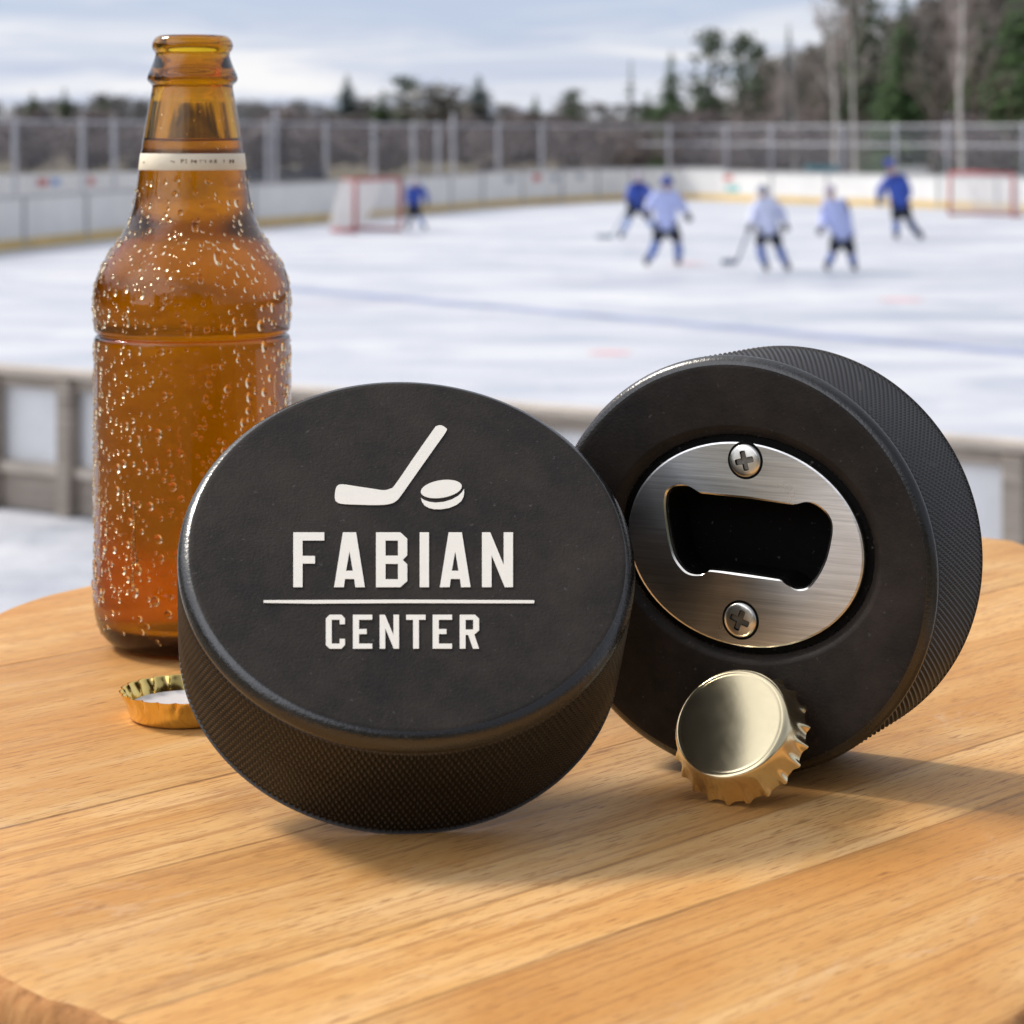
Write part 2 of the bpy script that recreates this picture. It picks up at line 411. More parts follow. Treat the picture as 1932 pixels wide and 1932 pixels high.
# brighter cloud towards the veiled sun ; bright rear-left patch added for the bottle's sheen
dp = wt.nodes.new('ShaderNodeVectorMath'); dp.operation = 'DOT_PRODUCT'; wt.links.new(gc, dp.inputs[0]); dp.inputs[1].default_value = SUN
glow = w.math('POWER', w.math('MAXIMUM', dp.outputs['Value'], 0.0), 5.0)
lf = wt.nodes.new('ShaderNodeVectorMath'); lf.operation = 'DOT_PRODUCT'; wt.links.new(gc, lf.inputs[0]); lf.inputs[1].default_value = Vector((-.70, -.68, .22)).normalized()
left_patch = w.ramp(w.math('ADD', lf.outputs['Value'], w.math('MULTIPLY', w.math('SUBTRACT', c2, .5), .5)), [(.74, 0.), (.90, 1.)])
gain = w.math('ADD', w.math('ADD', .93, w.math('MULTIPLY', glow, .8)), w.math('MULTIPLY', left_patch, 2.2))
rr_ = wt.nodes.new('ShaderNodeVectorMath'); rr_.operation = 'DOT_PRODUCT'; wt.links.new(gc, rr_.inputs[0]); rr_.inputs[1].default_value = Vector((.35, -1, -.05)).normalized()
rear_dim = w.ramp(w.math('ADD', rr_.outputs['Value'], w.math('MULTIPLY', w.math('SUBTRACT', c2, .5), .4)), [(.0, 1.0), (.30, .62), (.62, .32)])  # cloud behind the viewer, dimmed to darken reflections and puck faces
gain = w.math('ADD', w.math('MULTIPLY', w.math('ADD', .98, w.math('MULTIPLY', glow, .9)), rear_dim), w.math('MULTIPLY', left_patch, 2.2))
hsv = wt.nodes.new('ShaderNodeHueSaturation'); w.set(hsv, 'Color', cloud); w.set(hsv, 'Value', gain)
blue = w.mix(.85, sky.outputs[0], (3.7, 4.4, 5.9))
wt.links.new(w.mix(w.math('MAXIMUM', cover, w.math('SUBTRACT', 1.0, rear_dim)), blue, hsv.outputs[0]), bg.inputs['Color'])
SC.view_settings.view_transform = 'Standard'; SC.view_settings.look = 'None'; SC.view_settings.exposure = .46; SC.view_settings.gamma = 1

cy = SC.cycles
cy.use_denoising = True
try: cy.denoiser = 'OPENIMAGEDENOISE'
except Exception: pass
cy.max_bounces = 14; cy.transmission_bounces = 14; cy.glossy_bounces = 6; cy.diffuse_bounces = 4; cy.volume_bounces = 0; cy.transparent_max_bounces = 8
cy.sample_clamp_indirect = 6; cy.blur_glossy = .3
SC.render.engine = 'CYCLES'

# ------------------------------------------------------------------ table
def spline(pts, n):
    """closed Catmull-Rom"""
    P = [Vector(p) for p in pts]; k = len(P); out = []
    for i in range(k):
        a, b, c, d = P[i-1], P[i], P[(i+1) % k], P[(i+2) % k]
        for j in range(n):
            t = j/n; out.append(.5*((2*b)+(c-a)*t+(2*a-5*b+4*c-d)*t*t+(3*b-a-3*c+d)*t**3))
    return out
outline = spline([(-.0070, .3520), (-.0575, .3745), (-.0715, .3850), (-.0822, .3932), (-.0935, .4100), (-.1200, .475), (-.1485, .570), (-.1580, .660), (-.1536, .7154), (-.1324, .7578),
                  (-.085, .815), (-.02, .858), (.05, .877), (.115, .872), (.1683, .8425), (.1800, .8230), (.187, .75), (.180, .63), (.155, .51), (.118, .424), (.0862, .3865), (.0772, .3755), (.045, .3560)], 14)
cx = sum(p.x for p in outline)/len(outline); cyy = sum(p.y for p in outline)/len(outline); CC = Vector((cx, cyy))
tbl = empty('wooden_table', (0, 0, 0)); tag(tbl, 'honey coloured plank table top with worn rounded edge, carrying bottle and pucks', 'table')
rng = random.Random(11)
def ring(inset, z, jit=0.0, ph=0.0):
    o = []
    for i, p in enumerate(outline):
        d = (p-CC); L = d.length; j = jit*(math.sin(i*.31+ph)+.7*math.sin(i*.83+1.7*ph)+.8*math.sin(i*.13+ph*.6))
        q = CC+d*(1-(inset+j)/L); o.append((q.x, q.y, TZ+z))
    return o
m = MB()
loops = [ring(.10, 0), ring(.03, 0), ring(.0060, 0, .0002), ring(.0040, -.0003, .0002), ring(.0022, -.0012, .0002, 1), ring(.0009, -.0030, .0002, 2), ring(.0003, -.0056, .0002, 2),
         ring(.0002, -.012, .0004, 3), ring(.0002, -.020, .0004, 3), ring(.001, -.027, .0003, 3), ring(.004, -.030), ring(.10, -.030)]
m.loft(loops, True, True, mats=[0, 0, 0, 1, 1, 1, 1, 1, 1, 1, 1])
m.build('table_top', [M['wood'], M['wood_edge']], tbl, auto=60)
m = MB(); gz = .62
m.tube([(cx, cyy, TZ-.03), (cx, cyy, TZ-.12), (cx, cyy, 1.40)], [.06, .035, .035], 20)
m.build('pedestal', M['weathered'], tbl, auto=40)
m = MB(); m.tube([(cx, cyy, 1.402), (cx, cyy, 1.42), (cx, cyy, 1.44)], [.16, .15, .05], 24); m.build('base_plate', M['weathered'], tbl, auto=40)
# deck the table stands on
m = MB()
for i in range(26): m.box((0, -1.6+i*.145, 1.385), (3.2, .138, .03), 0, 0, .003)
for x in (-1.5, -.5, .5, 1.5): m.box((x, .2, 1.31), (.06, 3.7, .12))
for x in (-1.5, 1.5):
    for y in (-1.5, .2, 1.9): m.box((x, y, .625), (.10, .10, 1.25))
tag(m.build('viewing_deck', M['weathered']), kind='structure')

# ------------------------------------------------------------------ pucks
def frame(az, el):
    a = Vector((math.sin(az)*math.cos(el), -math.cos(az)*math.cos(el), math.sin(el)))
    r = Vector((0, 0, 1)).cross(a).normalized(); return a, r, a.cross(r)
class Face:
    def __init__(s, C, az, el):
        s.C = Vector((C[0], C[1], CAMZ+C[2])); s.a, s.r, s.up = frame(az, el)
        s.M = Matrix(((s.r.x, s.up.x, s.a.x, s.C.x), (s.r.y, s.up.y, s.a.y, s.C.y), (s.r.z, s.up.z, s.a.z, s.C.z), (0, 0, 0, 1)))
    def xy(s, u, v, depth=0.0):
        o = Vector((0, 0, CAMZ)); d = Vector(((u-U0)/F, 1, -(v-V0)/F)); C = s.C-s.a*depth
        p = o+d*((C-o).dot(s.a)/d.dot(s.a))-C
        return p.dot(s.r), p.dot(s.up)
TH = .0328
def circle(r, z, n, c=(0, 0)): return [(c[0]+r*math.cos(2*PI*k/n), c[1]+r*math.sin(2*PI*k/n), z) for k in range(n)]
BEV = {}
def edge_profile(R):
    b, rf = BEV[R][0]*R, BEV[R][1]*R; e = R-rf
    return [(rf-.0012, 0.0), (rf-.00025, -.00002), (rf, -.00012), (rf+e*.30, -b*.14), (rf+e*.56, -b*.31), (rf+e*.78, -b*.53), (rf+e*.93, -b*.78), (R-.00006, -b*.95), (R-.0002, -b-.0001), (R-.0014, -b-.0003), (R-.0014, -b-.0008)]
def puck_body(R, face_loops, root, TH, name='body'):
    """face_loops: list of (loop, material) from the centre outward to radius rf-.0012"""
    N = len(face_loops[-1][0]); prof = edge_profile(R)
    base = face_loops[-1][0]; r0 = math.hypot(base[0][0], base[0][1])
    loops = [l for l, _ in face_loops]; mats = [q for _, q in face_loops[:-1]]
    def sc(r, z): return [(x*r/r0, y*r/r0, z) for x, y, _ in base]
    for i, (r, z) in enumerate(prof[1:]): loops.append(sc(r, z)); mats.append(0 if i == 0 else 1)
    back = [(R-.0014, -TH+.0009), (R-.0012, -TH+.0006), (R-.0002, -TH+.00045), (R-.0001, -TH+.0003), (R-.0003, -TH+.00006), (R-.0010, -TH), (R*.6, -TH)]
    for r, z in back: loops.append(sc(r, z)); mats.append(3)
    m = MB(); m.loft(loops, True, True, mats=mats)
    return m.build(name, [M['rubber'], M['bevel'], M['pocket'], M['knurl']], root, auto=50)
def knurl(R, root, TH):
    b = BEV[R][0]*R; z0, z1 = -b-.0007, -TH+.0006; NC = 220; per = 4; n = NC*per
    rows = int(round((z0-z1)/.00142))*per//1; pz = .00142
    th = np.linspace(0, 2*PI, n, endpoint=False); zz = np.linspace(z0, z1, rows+1)
    q = th*NC/(2*PI)
    A, Z = np.meshgrid(q, (zz-z0)/pz/2.0)
    tri = lambda x: np.abs((x % 1.0)-.5)*2
    # two crossing families of grooves leave rows of small pyramids
    Hh = np.minimum(tri(A/1.0+Z*1.0), tri(A/1.0-Z*1.0))
    rr = R-.00070+.00072*np.clip((Hh-.22)/.62, 0, 1)
    rr[0] = R-.0012; rr[-1] = R-.0012
    T2, Z2 = np.meshgrid(th, zz)
    V = np.stack([rr*np.cos(T2), rr*np.sin(T2), Z2], -1).reshape(-1, 3)
    i = np.arange(rows)[:, None]*n; k = np.arange(n)[None, :]; k2 = (k+1) % n
    Fq = np.stack([i+k, i+k2, i+n+k2, i+n+k], -1).reshape(-1, 4)
    me = bpy.data.meshes.new('knurled_rim')
    me.vertices.add(len(V)); me.vertices.foreach_set('co', V.ravel())
    me.loops.add(Fq.size); me.loops.foreach_set('vertex_index', Fq.ravel())
    me.polygons.add(len(Fq)); me.polygons.foreach_set('loop_start', np.arange(0, Fq.size, 4)); me.polygons.foreach_set('loop_total', np.full(len(Fq), 4))
    me.materials.append(M['knurl']); me.update(); me.validate()
    import bmesh
    bm = bmesh.new(); bm.from_mesh(me)
    bm.normal_update()
    f0 = bm.faces[:][0] if False else next(iter(bm.faces))
    if f0.normal.dot(Vector((f0.calc_center_median().x, f0.calc_center_median().y, 0))) < 0: bmesh.ops.reverse_faces(bm, faces=bm.faces)
    bm.to_mesh(me); bm.free()
    me.polygons.foreach_set('use_smooth', [True]*len(me.polygons))
    o = bpy.data.objects.new('knurled_rim', me); COL.objects.link(o); o.parent = root; return o
def flat_print(name, splines, root, mat, z=0.00012, th=.00005):
    cu = bpy.data.curves.new(name, 'CURVE'); cu.dimensions = '2D'; cu.fill_mode = 'BOTH'; cu.extrude = th
    for pts in splines:
        sp_ = cu.splines.new('POLY'); sp_.points.add(len(pts)-1)
        for q, p in zip(sp_.points, pts): q.co = (p[0]*1000, p[1]*1000, 0, 1)
        sp_.use_cyclic_u = True
    cu.extrude = th*1000
    t = bpy.data.objects.new('tmp', cu); COL.objects.link(t)
    dg = bpy.context.evaluated_depsgraph_get(); dg.update()
    me = bpy.data.meshes.new_from_object(t.evaluated_get(dg)); bpy.data.objects.remove(t); bpy.data.curves.remove(cu)
    me.transform(Matrix.Translation((0, 0, z)) @ Matrix.Scale(.001, 4)); me.name = name
    me.materials.clear(); me.materials.append(mat)
    o = bpy.data.objects.new(name, me); COL.objects.link(o); o.parent = root; return o

# --- front puck with the printed emblem
RF = .0480; BEV[RF] = (.080, .953)
fp = Face((-.02151, .49782, -.08617), .12515, .84047)
fp_low = (fp.C-fp.a*(TH-.0003)).z-(RF-.0001)*fp.up.z
fp = Face((-.02151, .49782, -.08617+(TZ-.00012-fp_low)), .12515, .84047)
root = empty('hockey_puck', matrix=fp.M); tag(root, 'black puck tilted back, white stick emblem and FABIAN CENTER print on its face', 'hockey puck')
N = 256; rf = .953*RF
puck_body(RF, [(circle(.01, 0, N), 0), (circle(.03, 0, N), 0), (circle(rf-.0012, 0, N), 0)], root, TH)
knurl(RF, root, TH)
def c5(x, y): return fp.xy((450+x/1.288)/1.5528, (1050+y/1.288)/1.5528)
def poly(*pts): return [c5(*p) for p in pts]
def rect(x0, y0, x1, y1): return poly((x0, y0), (x1, y0), (x1, y1), (x0, y1))
def smooth(pts, n=5): return [c5(p.x, p.y) for p in spline(pts, n)]
def letA(x): return [poly((x, 865), (x+33, 658), (x+83, 658), (x+116, 865), (x+80, 865), (x+76, 834), (x+41, 834), (x+37, 865)), poly((x+58, 730), (x+45, 803), (x+71, 803))]
fab = [poly((527, 658), (644, 658), (644, 689), (562, 689), (562, 747), (609, 747), (609, 776), (562, 776), (562, 865), (527, 865))]
fab += letA(681)
fab += [poly((839, 658), (931, 658), (957, 682), (957, 745), (940, 762), (957, 779), (957, 842), (931, 865), (839, 865)), rect(875, 689, 922, 746), rect(875, 777, 922, 835)]
fab += [rect(1004, 658, 1039, 865)] + letA(1080)
fab += [poly((1239, 658), (1270, 658), (1321, 781), (1321, 658), (1356, 658), (1356, 865), (1325, 865), (1275, 744), (1275, 865), (1239, 865))]
flat_print('lettering', fab, root, M['print'])
def letE(x): return [poly((x, 969), (x+73, 969), (x+73, 988), (x+23, 988), (x+23, 1023), (x+52, 1023), (x+52, 1042), (x+23, 1042), (x+23, 1078), (x+73, 1078), (x+73, 1097), (x, 1097))]
cen = [poly((664, 969), (709, 969), (722, 983), (722, 1005), (702, 1005), (702, 988), (672, 988), (672, 1078), (702, 1078), (702, 1060), (722, 1060), (722, 1083), (709, 1097), (664, 1097), (650, 1083), (650, 983))]
cen += letE(752)
cen += [poly((853, 969), (873, 969), (905, 1046), (905, 969), (926, 969), (926, 1097), (906, 1097), (874, 1020), (874, 1097), (853, 1097))]
cen += [poly((953, 969), (1026, 969), (1026, 988), (1001, 988), (1001, 1097), (979, 1097), (979, 988), (953, 988))]
cen += letE(1053)
cen += [poly((1155, 969), (1213, 969), (1228, 984), (1228, 1028), (1210, 1044), (1228, 1097), (1205, 1097), (1187, 1045), (1177, 1045), (1177, 1097), (1155, 1097)), rect(1177, 988, 1206, 1025)]
flat_print('lettering', cen, root, M['print'])
flat_print('rule_line', [poly((415, 914), (930, 912), (1435, 914), (1437, 919), (1435, 926), (930, 925), (600, 927), (415, 924))], root, M['print'])
stick = smooth([(1056, 270), (1066, 258), (1084, 254), (1101, 263), (1104, 277), (1060, 340), (985, 446), (935, 517), (915, 540), (890, 551), (850, 555), (780, 554), (715, 551), (692, 544), (684, 530), (685, 505), (692, 484), (712, 477), (770, 485), (830, 494), (868, 499), (893, 493), (912, 477), (985, 371)])
flat_print('stick_emblem', [stick], root, M['print'])
t9 = math.radians(-9)
ell = [c5(1085.5+78*math.cos(t)*math.cos(t9)-33*math.sin(t)*math.sin(t9), 494.5+78*math.cos(t)*math.sin(t9)+33*math.sin(t)*math.cos(t9)) for t in [2*PI*k/48 for k in range(48)]]
low = [c5(*p) for p in [(1009, 528), (1020, 536), (1040, 543), (1065, 546), (1095, 543), (1125, 534), (1150, 520), (1164, 506), (1171, 494), (1172, 508), (1169, 525), (1160, 541), (1142, 555), (1115, 566), (1085, 571), (1060, 571), (1038, 566), (1022, 556), (1013, 543)]]
flat_print('puck_emblem', [ell, low], root, M['print'])

# --- back puck with the steel opener
RB = .0463; BEV[RB] = (.046, .960); THB = .0348
bp = Face((.04862, .52576, -.0955), -.483, .015)
bp_low = min((bp.C-bp.a*d).z-RB*bp.up.z for d in (.046*RB, THB-.0003))
bp = Face((.04862, .52576, -.0955+(TZ-bp_low)), -.483, .015)
root = empty('opener_puck', matrix=bp.M); tag(root, 'black puck standing on edge, showing an oval steel bottle opener held by two screws', 'hockey puck')
c6 = lambda x, y, d=0.0: bp.xy(1600/1.5528+x/2.2222, 980/1.5528+y/2.2222, d)
plate_px = [(332, 815), (360, 700), (430, 606), (500, 540), (600, 483), (690, 455), (780, 445), (950, 465), (1100, 545), (1230, 670), (1310, 820), (1330, 930), (1305, 1090), (1200, 1222), (1060, 1295), (930, 1315), (780, 1300), (620, 1240), (480, 1130), (390, 1020), (345, 900)]
open_px = [(507, 690), (515, 662), (535, 645), (562, 638), (600, 641), (628, 655), (648, 669), (690, 675), (850, 695), (1000, 714), (1040, 717), (1075, 708), (1110, 711), (1150, 735), (1175, 765), (1187, 800), (1184, 850), (1166, 930), (1140, 990), (1105, 1040), (1080, 1060), (1040, 1063), (1008, 1046), (980, 1025), (950, 1018), (820, 997), (690, 984), (664, 1000), (622, 1002), (585, 985), (547, 935), (527, 870), (513, 790), (506, 730)]
PD = .0006
A = np.array([c6(x, y, PD) for x, y in plate_px]); cen_ = A.mean(0); D = A-cen_
# least squares ellipse about the centre
G = np.stack([D[:, 0]**2, D[:, 0]*D[:, 1], D[:, 1]**2, D[:, 0], D[:, 1]], 1); k = np.linalg.lstsq(G, np.ones(len(G)), rcond=None)[0]
c0 = np.linalg.solve(np.array([[2*k[0], k[1]], [k[1], 2*k[2]]]), -k[3:5])
Q = np.array([[k[0], k[1]/2], [k[1]/2, k[2]]]); sc_ = 1+c0 @ Q @ c0; Q = Q/sc_; PC = cen_+c0
OP = np.array([c6(x, y, PD) for x, y in open_px])
N = 288
TH_ = [2*PI*k/N for k in range(N)]
def rad_ell(t): d = np.array([math.cos(t), math.sin(t)]); return 1/math.sqrt(d @ Q @ d)
def dense(P, n=6): return np.array([(p.x, p.y) for p in spline([tuple(q) for q in P], n)])
ODn = dense(OP); oc = ODn.mean(0)
def rad_poly(P, c, t):
    d = np.array([math.cos(t), math.sin(t)]); best = 0
    for i in range(len(P)):
        p, q = P[i]-c, P[(i+1) % len(P)]-c
        e = q-p; den = d[0]*e[1]-d[1]*e[0]
        if abs(den) < 1e-14: continue
        s_ = (p[0]*e[1]-p[1]*e[0])/den; w_ = (p[0]*d[1]-p[1]*d[0])/den
        if s_ > 0 and -1e-9 <= w_ <= 1+1e-9: best = max(best, s_)
    return best
def rad_off_ell(t, add):   # distance from oc to the plate oval (grown by add) along t
    d = np.array([math.cos(t), math.sin(t)]); o = oc-PC
    Qs = Q; rmean = 1/math.sqrt(np.linalg.det(Q)**.5); g = (1+add/rmean)**2
    a_ = d @ Qs @ d; b_ = 2*o @ Qs @ d; c_ = o @ Qs @ o-g
    return (-b_+math.sqrt(b_*b_-4*a_*c_))/(2*a_)
def rad_circ(t, r):
    d = np.array([math.cos(t), math.sin(t)]); b_ = 2*oc @ d; c_ = oc @ oc-r*r
    return (-b_+math.sqrt(b_*b_-4*c_))/2
RO = [rad_poly(ODn, oc, t) for t in TH_]
def L(rads, z): return [(oc[0]+r*math.cos(t), oc[1]+r*math.sin(t), z) for r, t in zip(rads, TH_)]
OV = lambda add, z: L([rad_off_ell(t, add) for t in TH_], z)
rf = .960*RB
circ_rf = L([rad_circ(t, rf-.0012) for t in TH_], 0)
floor = -.0024
face = [(L([r*.55 for r in RO], -.013), 2), (L([r+.0004 for r in RO], -.013), 2), (L([r+.0004 for r in RO], floor), 2), (OV(.0014, floor), 1), (OV(.0018, -.0017), 0), (OV(.0034, -.0004), 0), (OV(.0039, -.00006), 0), (OV(.0042, 0), 0), (circ_rf, 0)]
# opener body: radial loops, rim scaled about the puck axis
puck_body(RB, face, root, THB)
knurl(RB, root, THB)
m = MB()
lp = [OV(0, floor+.0001), OV(0, -.0011), OV(-.00012, -.00075), OV(-.0005, -PD), L([r+.0008 for r in RO], -PD), L([r+.00035 for r in RO], -PD-.0002), L([r*1.0 for r in RO], -PD-.0009), L(RO, floor+.0001)]
m.loft(lp, mats=[1, 1, 0, 0, 1, 1, 1]); 
m.build('opener_plate', [M['steel'], M['steel_edge']], root, auto=9)
def screw(px, py, rpx, ang, name='screw'):
    c_ = c6(px, py, PD); r = abs(c6(px+rpx, py, PD)[0]-c_[0])
    n = 80; m = MB()
    def cross(t, s_):
        q = abs(((t+PI/4) % (PI/2))-PI/4)
        return s_*r*min(.60, .175/max(math.sin(q), 1e-3))
    ts = [2*PI*k/n for k in range(n)]
    Lc = lambda s_, z: [(cross(t, s_)*math.cos(t+ang), cross(t, s_)*math.sin(t+ang), z) for t in ts]
    Cc = lambda rr, z: [(rr*r*math.cos(t+ang), rr*r*math.sin(t+ang), z) for t in ts]
    z = -PD
    loops = [Lc(.40, z+.00006), Lc(.90, z+.00010), Lc(1.0, z+.00062), Cc(.80, z+.00056), Cc(.93, z+.00040), Cc(.98, z+.00016), Cc(.985, z-.0006)]
    m.loft(loops, True, False, mats=[2, 1, 0, 0, 0, 0])
    o = m.build(name, [M['screw'], M['black'], M['steel_dark']], root, auto=40, mat=Matrix.Translation((c_[0], c_[1], 0)))
    m = MB(); m.loft([Cc(.97, z+.00004), Cc(1.11, z+.00004), Cc(1.13, z-.00005)]); m.build('gap_shade_ring', M['black'], o)  # flat black ring paints the shaded gap round the screw head
screw(835, 528, 66, .25); screw(815, 1197, 69, -.35)

# ------------------------------------------------------------------ crown caps
CR = .0153
def cap_mesh(hgt, name, mat, root, liner=False, ridge=False):
    NF = 21; n = NF*16; m = MB()
    def loop(r, z, amp):
        o = []
        for k in range(n):
            t = 2*PI*k/n; ph = (t*NF/(2*PI)) % 1.0
            d = abs(ph-.5)*2                      # 0 mid flute .. 1 at the crease between flutes
            s_ = (1-d**3)-.55 if not ridge else (.5+.5*math.cos(2*PI*ph))**2.6-.30
            o.append(((r+amp*s_)*math.cos(t), (r+amp*s_)*math.sin(t), z))
        return o
    k = hgt/.0086
    prof = [(.004, 0, 0), (.0108, 0, 0), (.01118, -.00001, 0), (.01130, -.00006, 0), (.01142, -.00007, 0), (.01155, -.00003, 0), (.0118, -.00006, 0), (.01225, -.00025*k, 0), (.01268, -.0008*k, 0), (.0130, -.0018*k, 0), (.0133, -.0034*k, 0),
            (.0135, -.0046*k, .00012), (.0138, -.0057*k, .0003), (.0141, -.0066*k, .0006), (.0144, -.0076*k, .0009), (.01462, -.0083*k, .0010), (.0147, -.0086*k, .0010)]
    outer = [loop(*p) for p in prof]
    inner = [loop(p[0]-.00028, p[1]-(.0003 if p[1] > -.0003 else 0.0), p[2]) for p in reversed(prof)]
    inner[0] = loop(prof[-1][0]-.00022, prof[-1][1]+.00002, prof[-1][2])
    m.loft(outer+inner, True, True)
    return m.build(name, mat, root, auto=55)
cf = Face((.04646, .50739, -.12477), -.53, .66)
root = empty('bottle_cap', matrix=cf.M); tag(root, 'pale gold crown cap, closed side out, leaning against the opener puck', 'bottle cap')
cap_mesh(.0074, 'cap_shell', M['gold'], root, ridge=True)
# shift so that its lowest point sits on the table
def drop_to_table(root):
    bpy.context.view_layer.update()
    lo = min((o.matrix_world @ v.co).z for o in root.children for v in o.data.vertices)
    root.location.z += TZ+.0001-lo
drop_to_table(root)
Mx = Matrix.Translation((-.0795, .581, TZ+.0001)) @ Matrix.Rotation(PI, 4, 'X') @ Matrix.Rotation(.1, 4, 'Z') @ Matrix.Scale(1.06, 4)
root = empty('bottle_cap', matrix=Mx); tag(root, 'gold crown cap lying open side up with white liner, behind the printed puck', 'bottle cap')
cap_mesh(.0064, 'cap_shell', M['gold_deep'], root)
m = MB(); m.loft([circle(.006, -.0026, 64), circle(.0110, -.0026, 64), circle(.0119, -.0030, 64), circle(.0126, -.0031, 64), circle(.0126, -.0008, 64)], True, False)
m.build('liner', M['liner'], root, auto=40)

# ------------------------------------------------------------------ bottle
BY = .664; BX = (363.3-U0)/F*BY; BS = BY/F
prof_px = [(1214.0, 112), (1213.6, 124), (1211, 138), (1206, 150), (1197.5, 161), (1184, 171.5), (1164, 179.5), (1140, 184), (1115, 186), (1095, 185.5), (1070, 183.5), (1000, 183), (900, 184), (760, 184), (660, 183.5), (642, 183.2), (636, 182.8), (632, 180.6), (629.5, 177.4), (627, 177.2), (624, 180.6), (620, 183.2), (612, 184.2), (590, 185), (565, 185), (545, 183.5), (525, 179.5),
           (508, 173.5), (492, 165), (476, 154.5), (460, 144), (445, 134.5), (428, 125), (408, 116.5), (385, 110), (355, 105), (322, 100.8), (287, 96.5), (250, 90.5), (215, 84.5), (185, 79), (170, 76.3), (163, 75.5), (159, 77), (156, 81), (152, 84), (147, 84.6), (140, 83), (128, 77.5), (115, 72.5), (106, 69.8), (101, 69.5), (98, 71), (94, 74), (88, 75.6), (81, 75), (74, 71.5), (69, 66), (67, 60), (68, 54)]
zz = lambda v: CAMZ-(v-V0)*BS
prof = [(r*BS, zz(v)) for v, r in prof_px]
prof[0] = (prof[0][0], TZ+.0002); prof[1] = (prof[1][0], TZ+.00021)
def dens(P, n=3):
    out = []
    for i in range(len(P)-1):
        a, b, c, d = [np.array(P[min(max(j, 0), len(P)-1)]) for j in (i-1, i, i+1, i+2)]
        for j in range(n):
            t = j/n; out.append(tuple(.5*((2*b)+(c-a)*t+(2*a-5*b+4*c-d)*t*t+(3*b-a-3*c+d)*t**3)))
    out.append(P[-1]); return out
outer = dens(prof)
def wall(z):
    if z > zz(170): return .0032
    if z > zz(420): return .0024
    return .0032
def r_at(z):
    zs = [p[1] for p in outer]; rs = [p[0] for p in outer]
    return float(np.interp(z, zs, rs))
NB = 360
root = empty('beer_bottle', (BX, BY, TZ)); tag(root, 'amber glass beer bottle, uncapped and beaded with condensation, cream neck band', 'bottle')
def lathe(P, name, mat, n=NB, close=(True, True), auto=None):
    m = MB(); m.loft([[(r*math.cos(2*PI*k/n), r*math.sin(2*PI*k/n), z-TZ) for k in range(n)] for r, z in P], *close)
    return m.build(name, mat, root, smooth=True)
zin = np.concatenate([np.linspace(zz(70), zz(430), 30), np.linspace(zz(440), zz(1150), 50)])
inner = [(max(.0060 if z > zz(160) else .0072, (r_at(z)-wall(z)) if z < zz(165) else r_at(zz(172))-.0030), z) for z in zin]
inner += [(.0225, zz(1163)), (.0185, zz(1172)), (.012, zz(1170)), (.005, zz(1160))]
bottom_in = [(.004, TZ+.0022), (.011, TZ+.0014), (.0150, TZ+.0005)]
lathe(bottom_in+outer+[(r, z) for r, z in inner], 'glass', M['amber'])
LV = zz(262)
liq = [(max(.001, r+.00006), z) for r, z in inner if z < LV]
r_top = np.interp(-LV, [-z for r, z in inner[:80]], [r for r, z in inner[:80]])
lathe([(r_top*.5, LV-.00012), (r_top*.9, LV-.0001), (r_top+.00006, LV)]+liq[:-1]+[(.0049, zz(1160)-.00006)], 'beer', M['beer'])
# neck band
m = MB(); n = 160; bz = [zz(v) for v in (289, 290, 305, 319, 320)]
m.loft([[((r_at(z)+d)*math.cos(2*PI*k/n), (r_at(z)+d)*math.sin(2*PI*k/n), z-TZ) for k in range(n)] for z, d in zip(bz, (.00002, .00012, .00012, .00012, .00002))])
band = m.build('neck_label', M['label'], root, smooth=True)
# tiny brown lettering on the band (too small to read in the photograph)
m = MB()
def mark(x0, x1, y0, y1):     # in px of the photograph, on the front of the band
    ks = 4
    for j in range(ks):
        pts = []
        for xx in (x0+(x1-x0)*j/ks, x0+(x1-x0)*(j+1)/ks):
            for yy in (y0, y1):
                z = zz(yy); r = r_at(z)+.00019; s_ = max(-.98, min(.98, (xx-363.3)*BS/r)); pts.append((r*s_, -r*math.sqrt(1-s_*s_), z-TZ))
        m.add(pts, [(0, 2, 3, 1)])
def cx_(x): return (380+x/5.084)/1.5528
def cy_(y): return (400+y/5.084)/1.5528
for x0, x1, y0, y1 in [(255, 292, 372, 388), (715, 745, 352, 362), (748, 778, 362, 378), (870, 884, 328, 385), (884, 912, 330, 342), (905, 914, 340, 360), (884, 906, 356, 364), (935, 962, 330, 340), (945, 953, 340, 378), (935, 962, 374, 384),
                       (1020, 1034, 335, 384), (1034, 1054, 345, 358), (1054, 1074, 352, 372), (1074, 1098, 340, 384), (1140, 1160, 338, 350), (1150, 1158, 350, 380), (1178, 1200, 340, 348), (1215, 1230, 340, 380), (1280, 1292, 340, 384), (1296, 1310, 340, 350), (1306, 1316, 350, 384), (1345, 1356, 336, 386), (1362, 1376, 336, 386),
                       (1465, 1485, 340, 352), (1470, 1478, 352, 384), (1545, 1562, 338, 390), (1562, 1582, 350, 362), (1582, 1604, 340, 390)]:
    mark(cx_(x0), cx_(x1), cy_(y0), cy_(y1))
m.build('lettering', M['ink'], band)
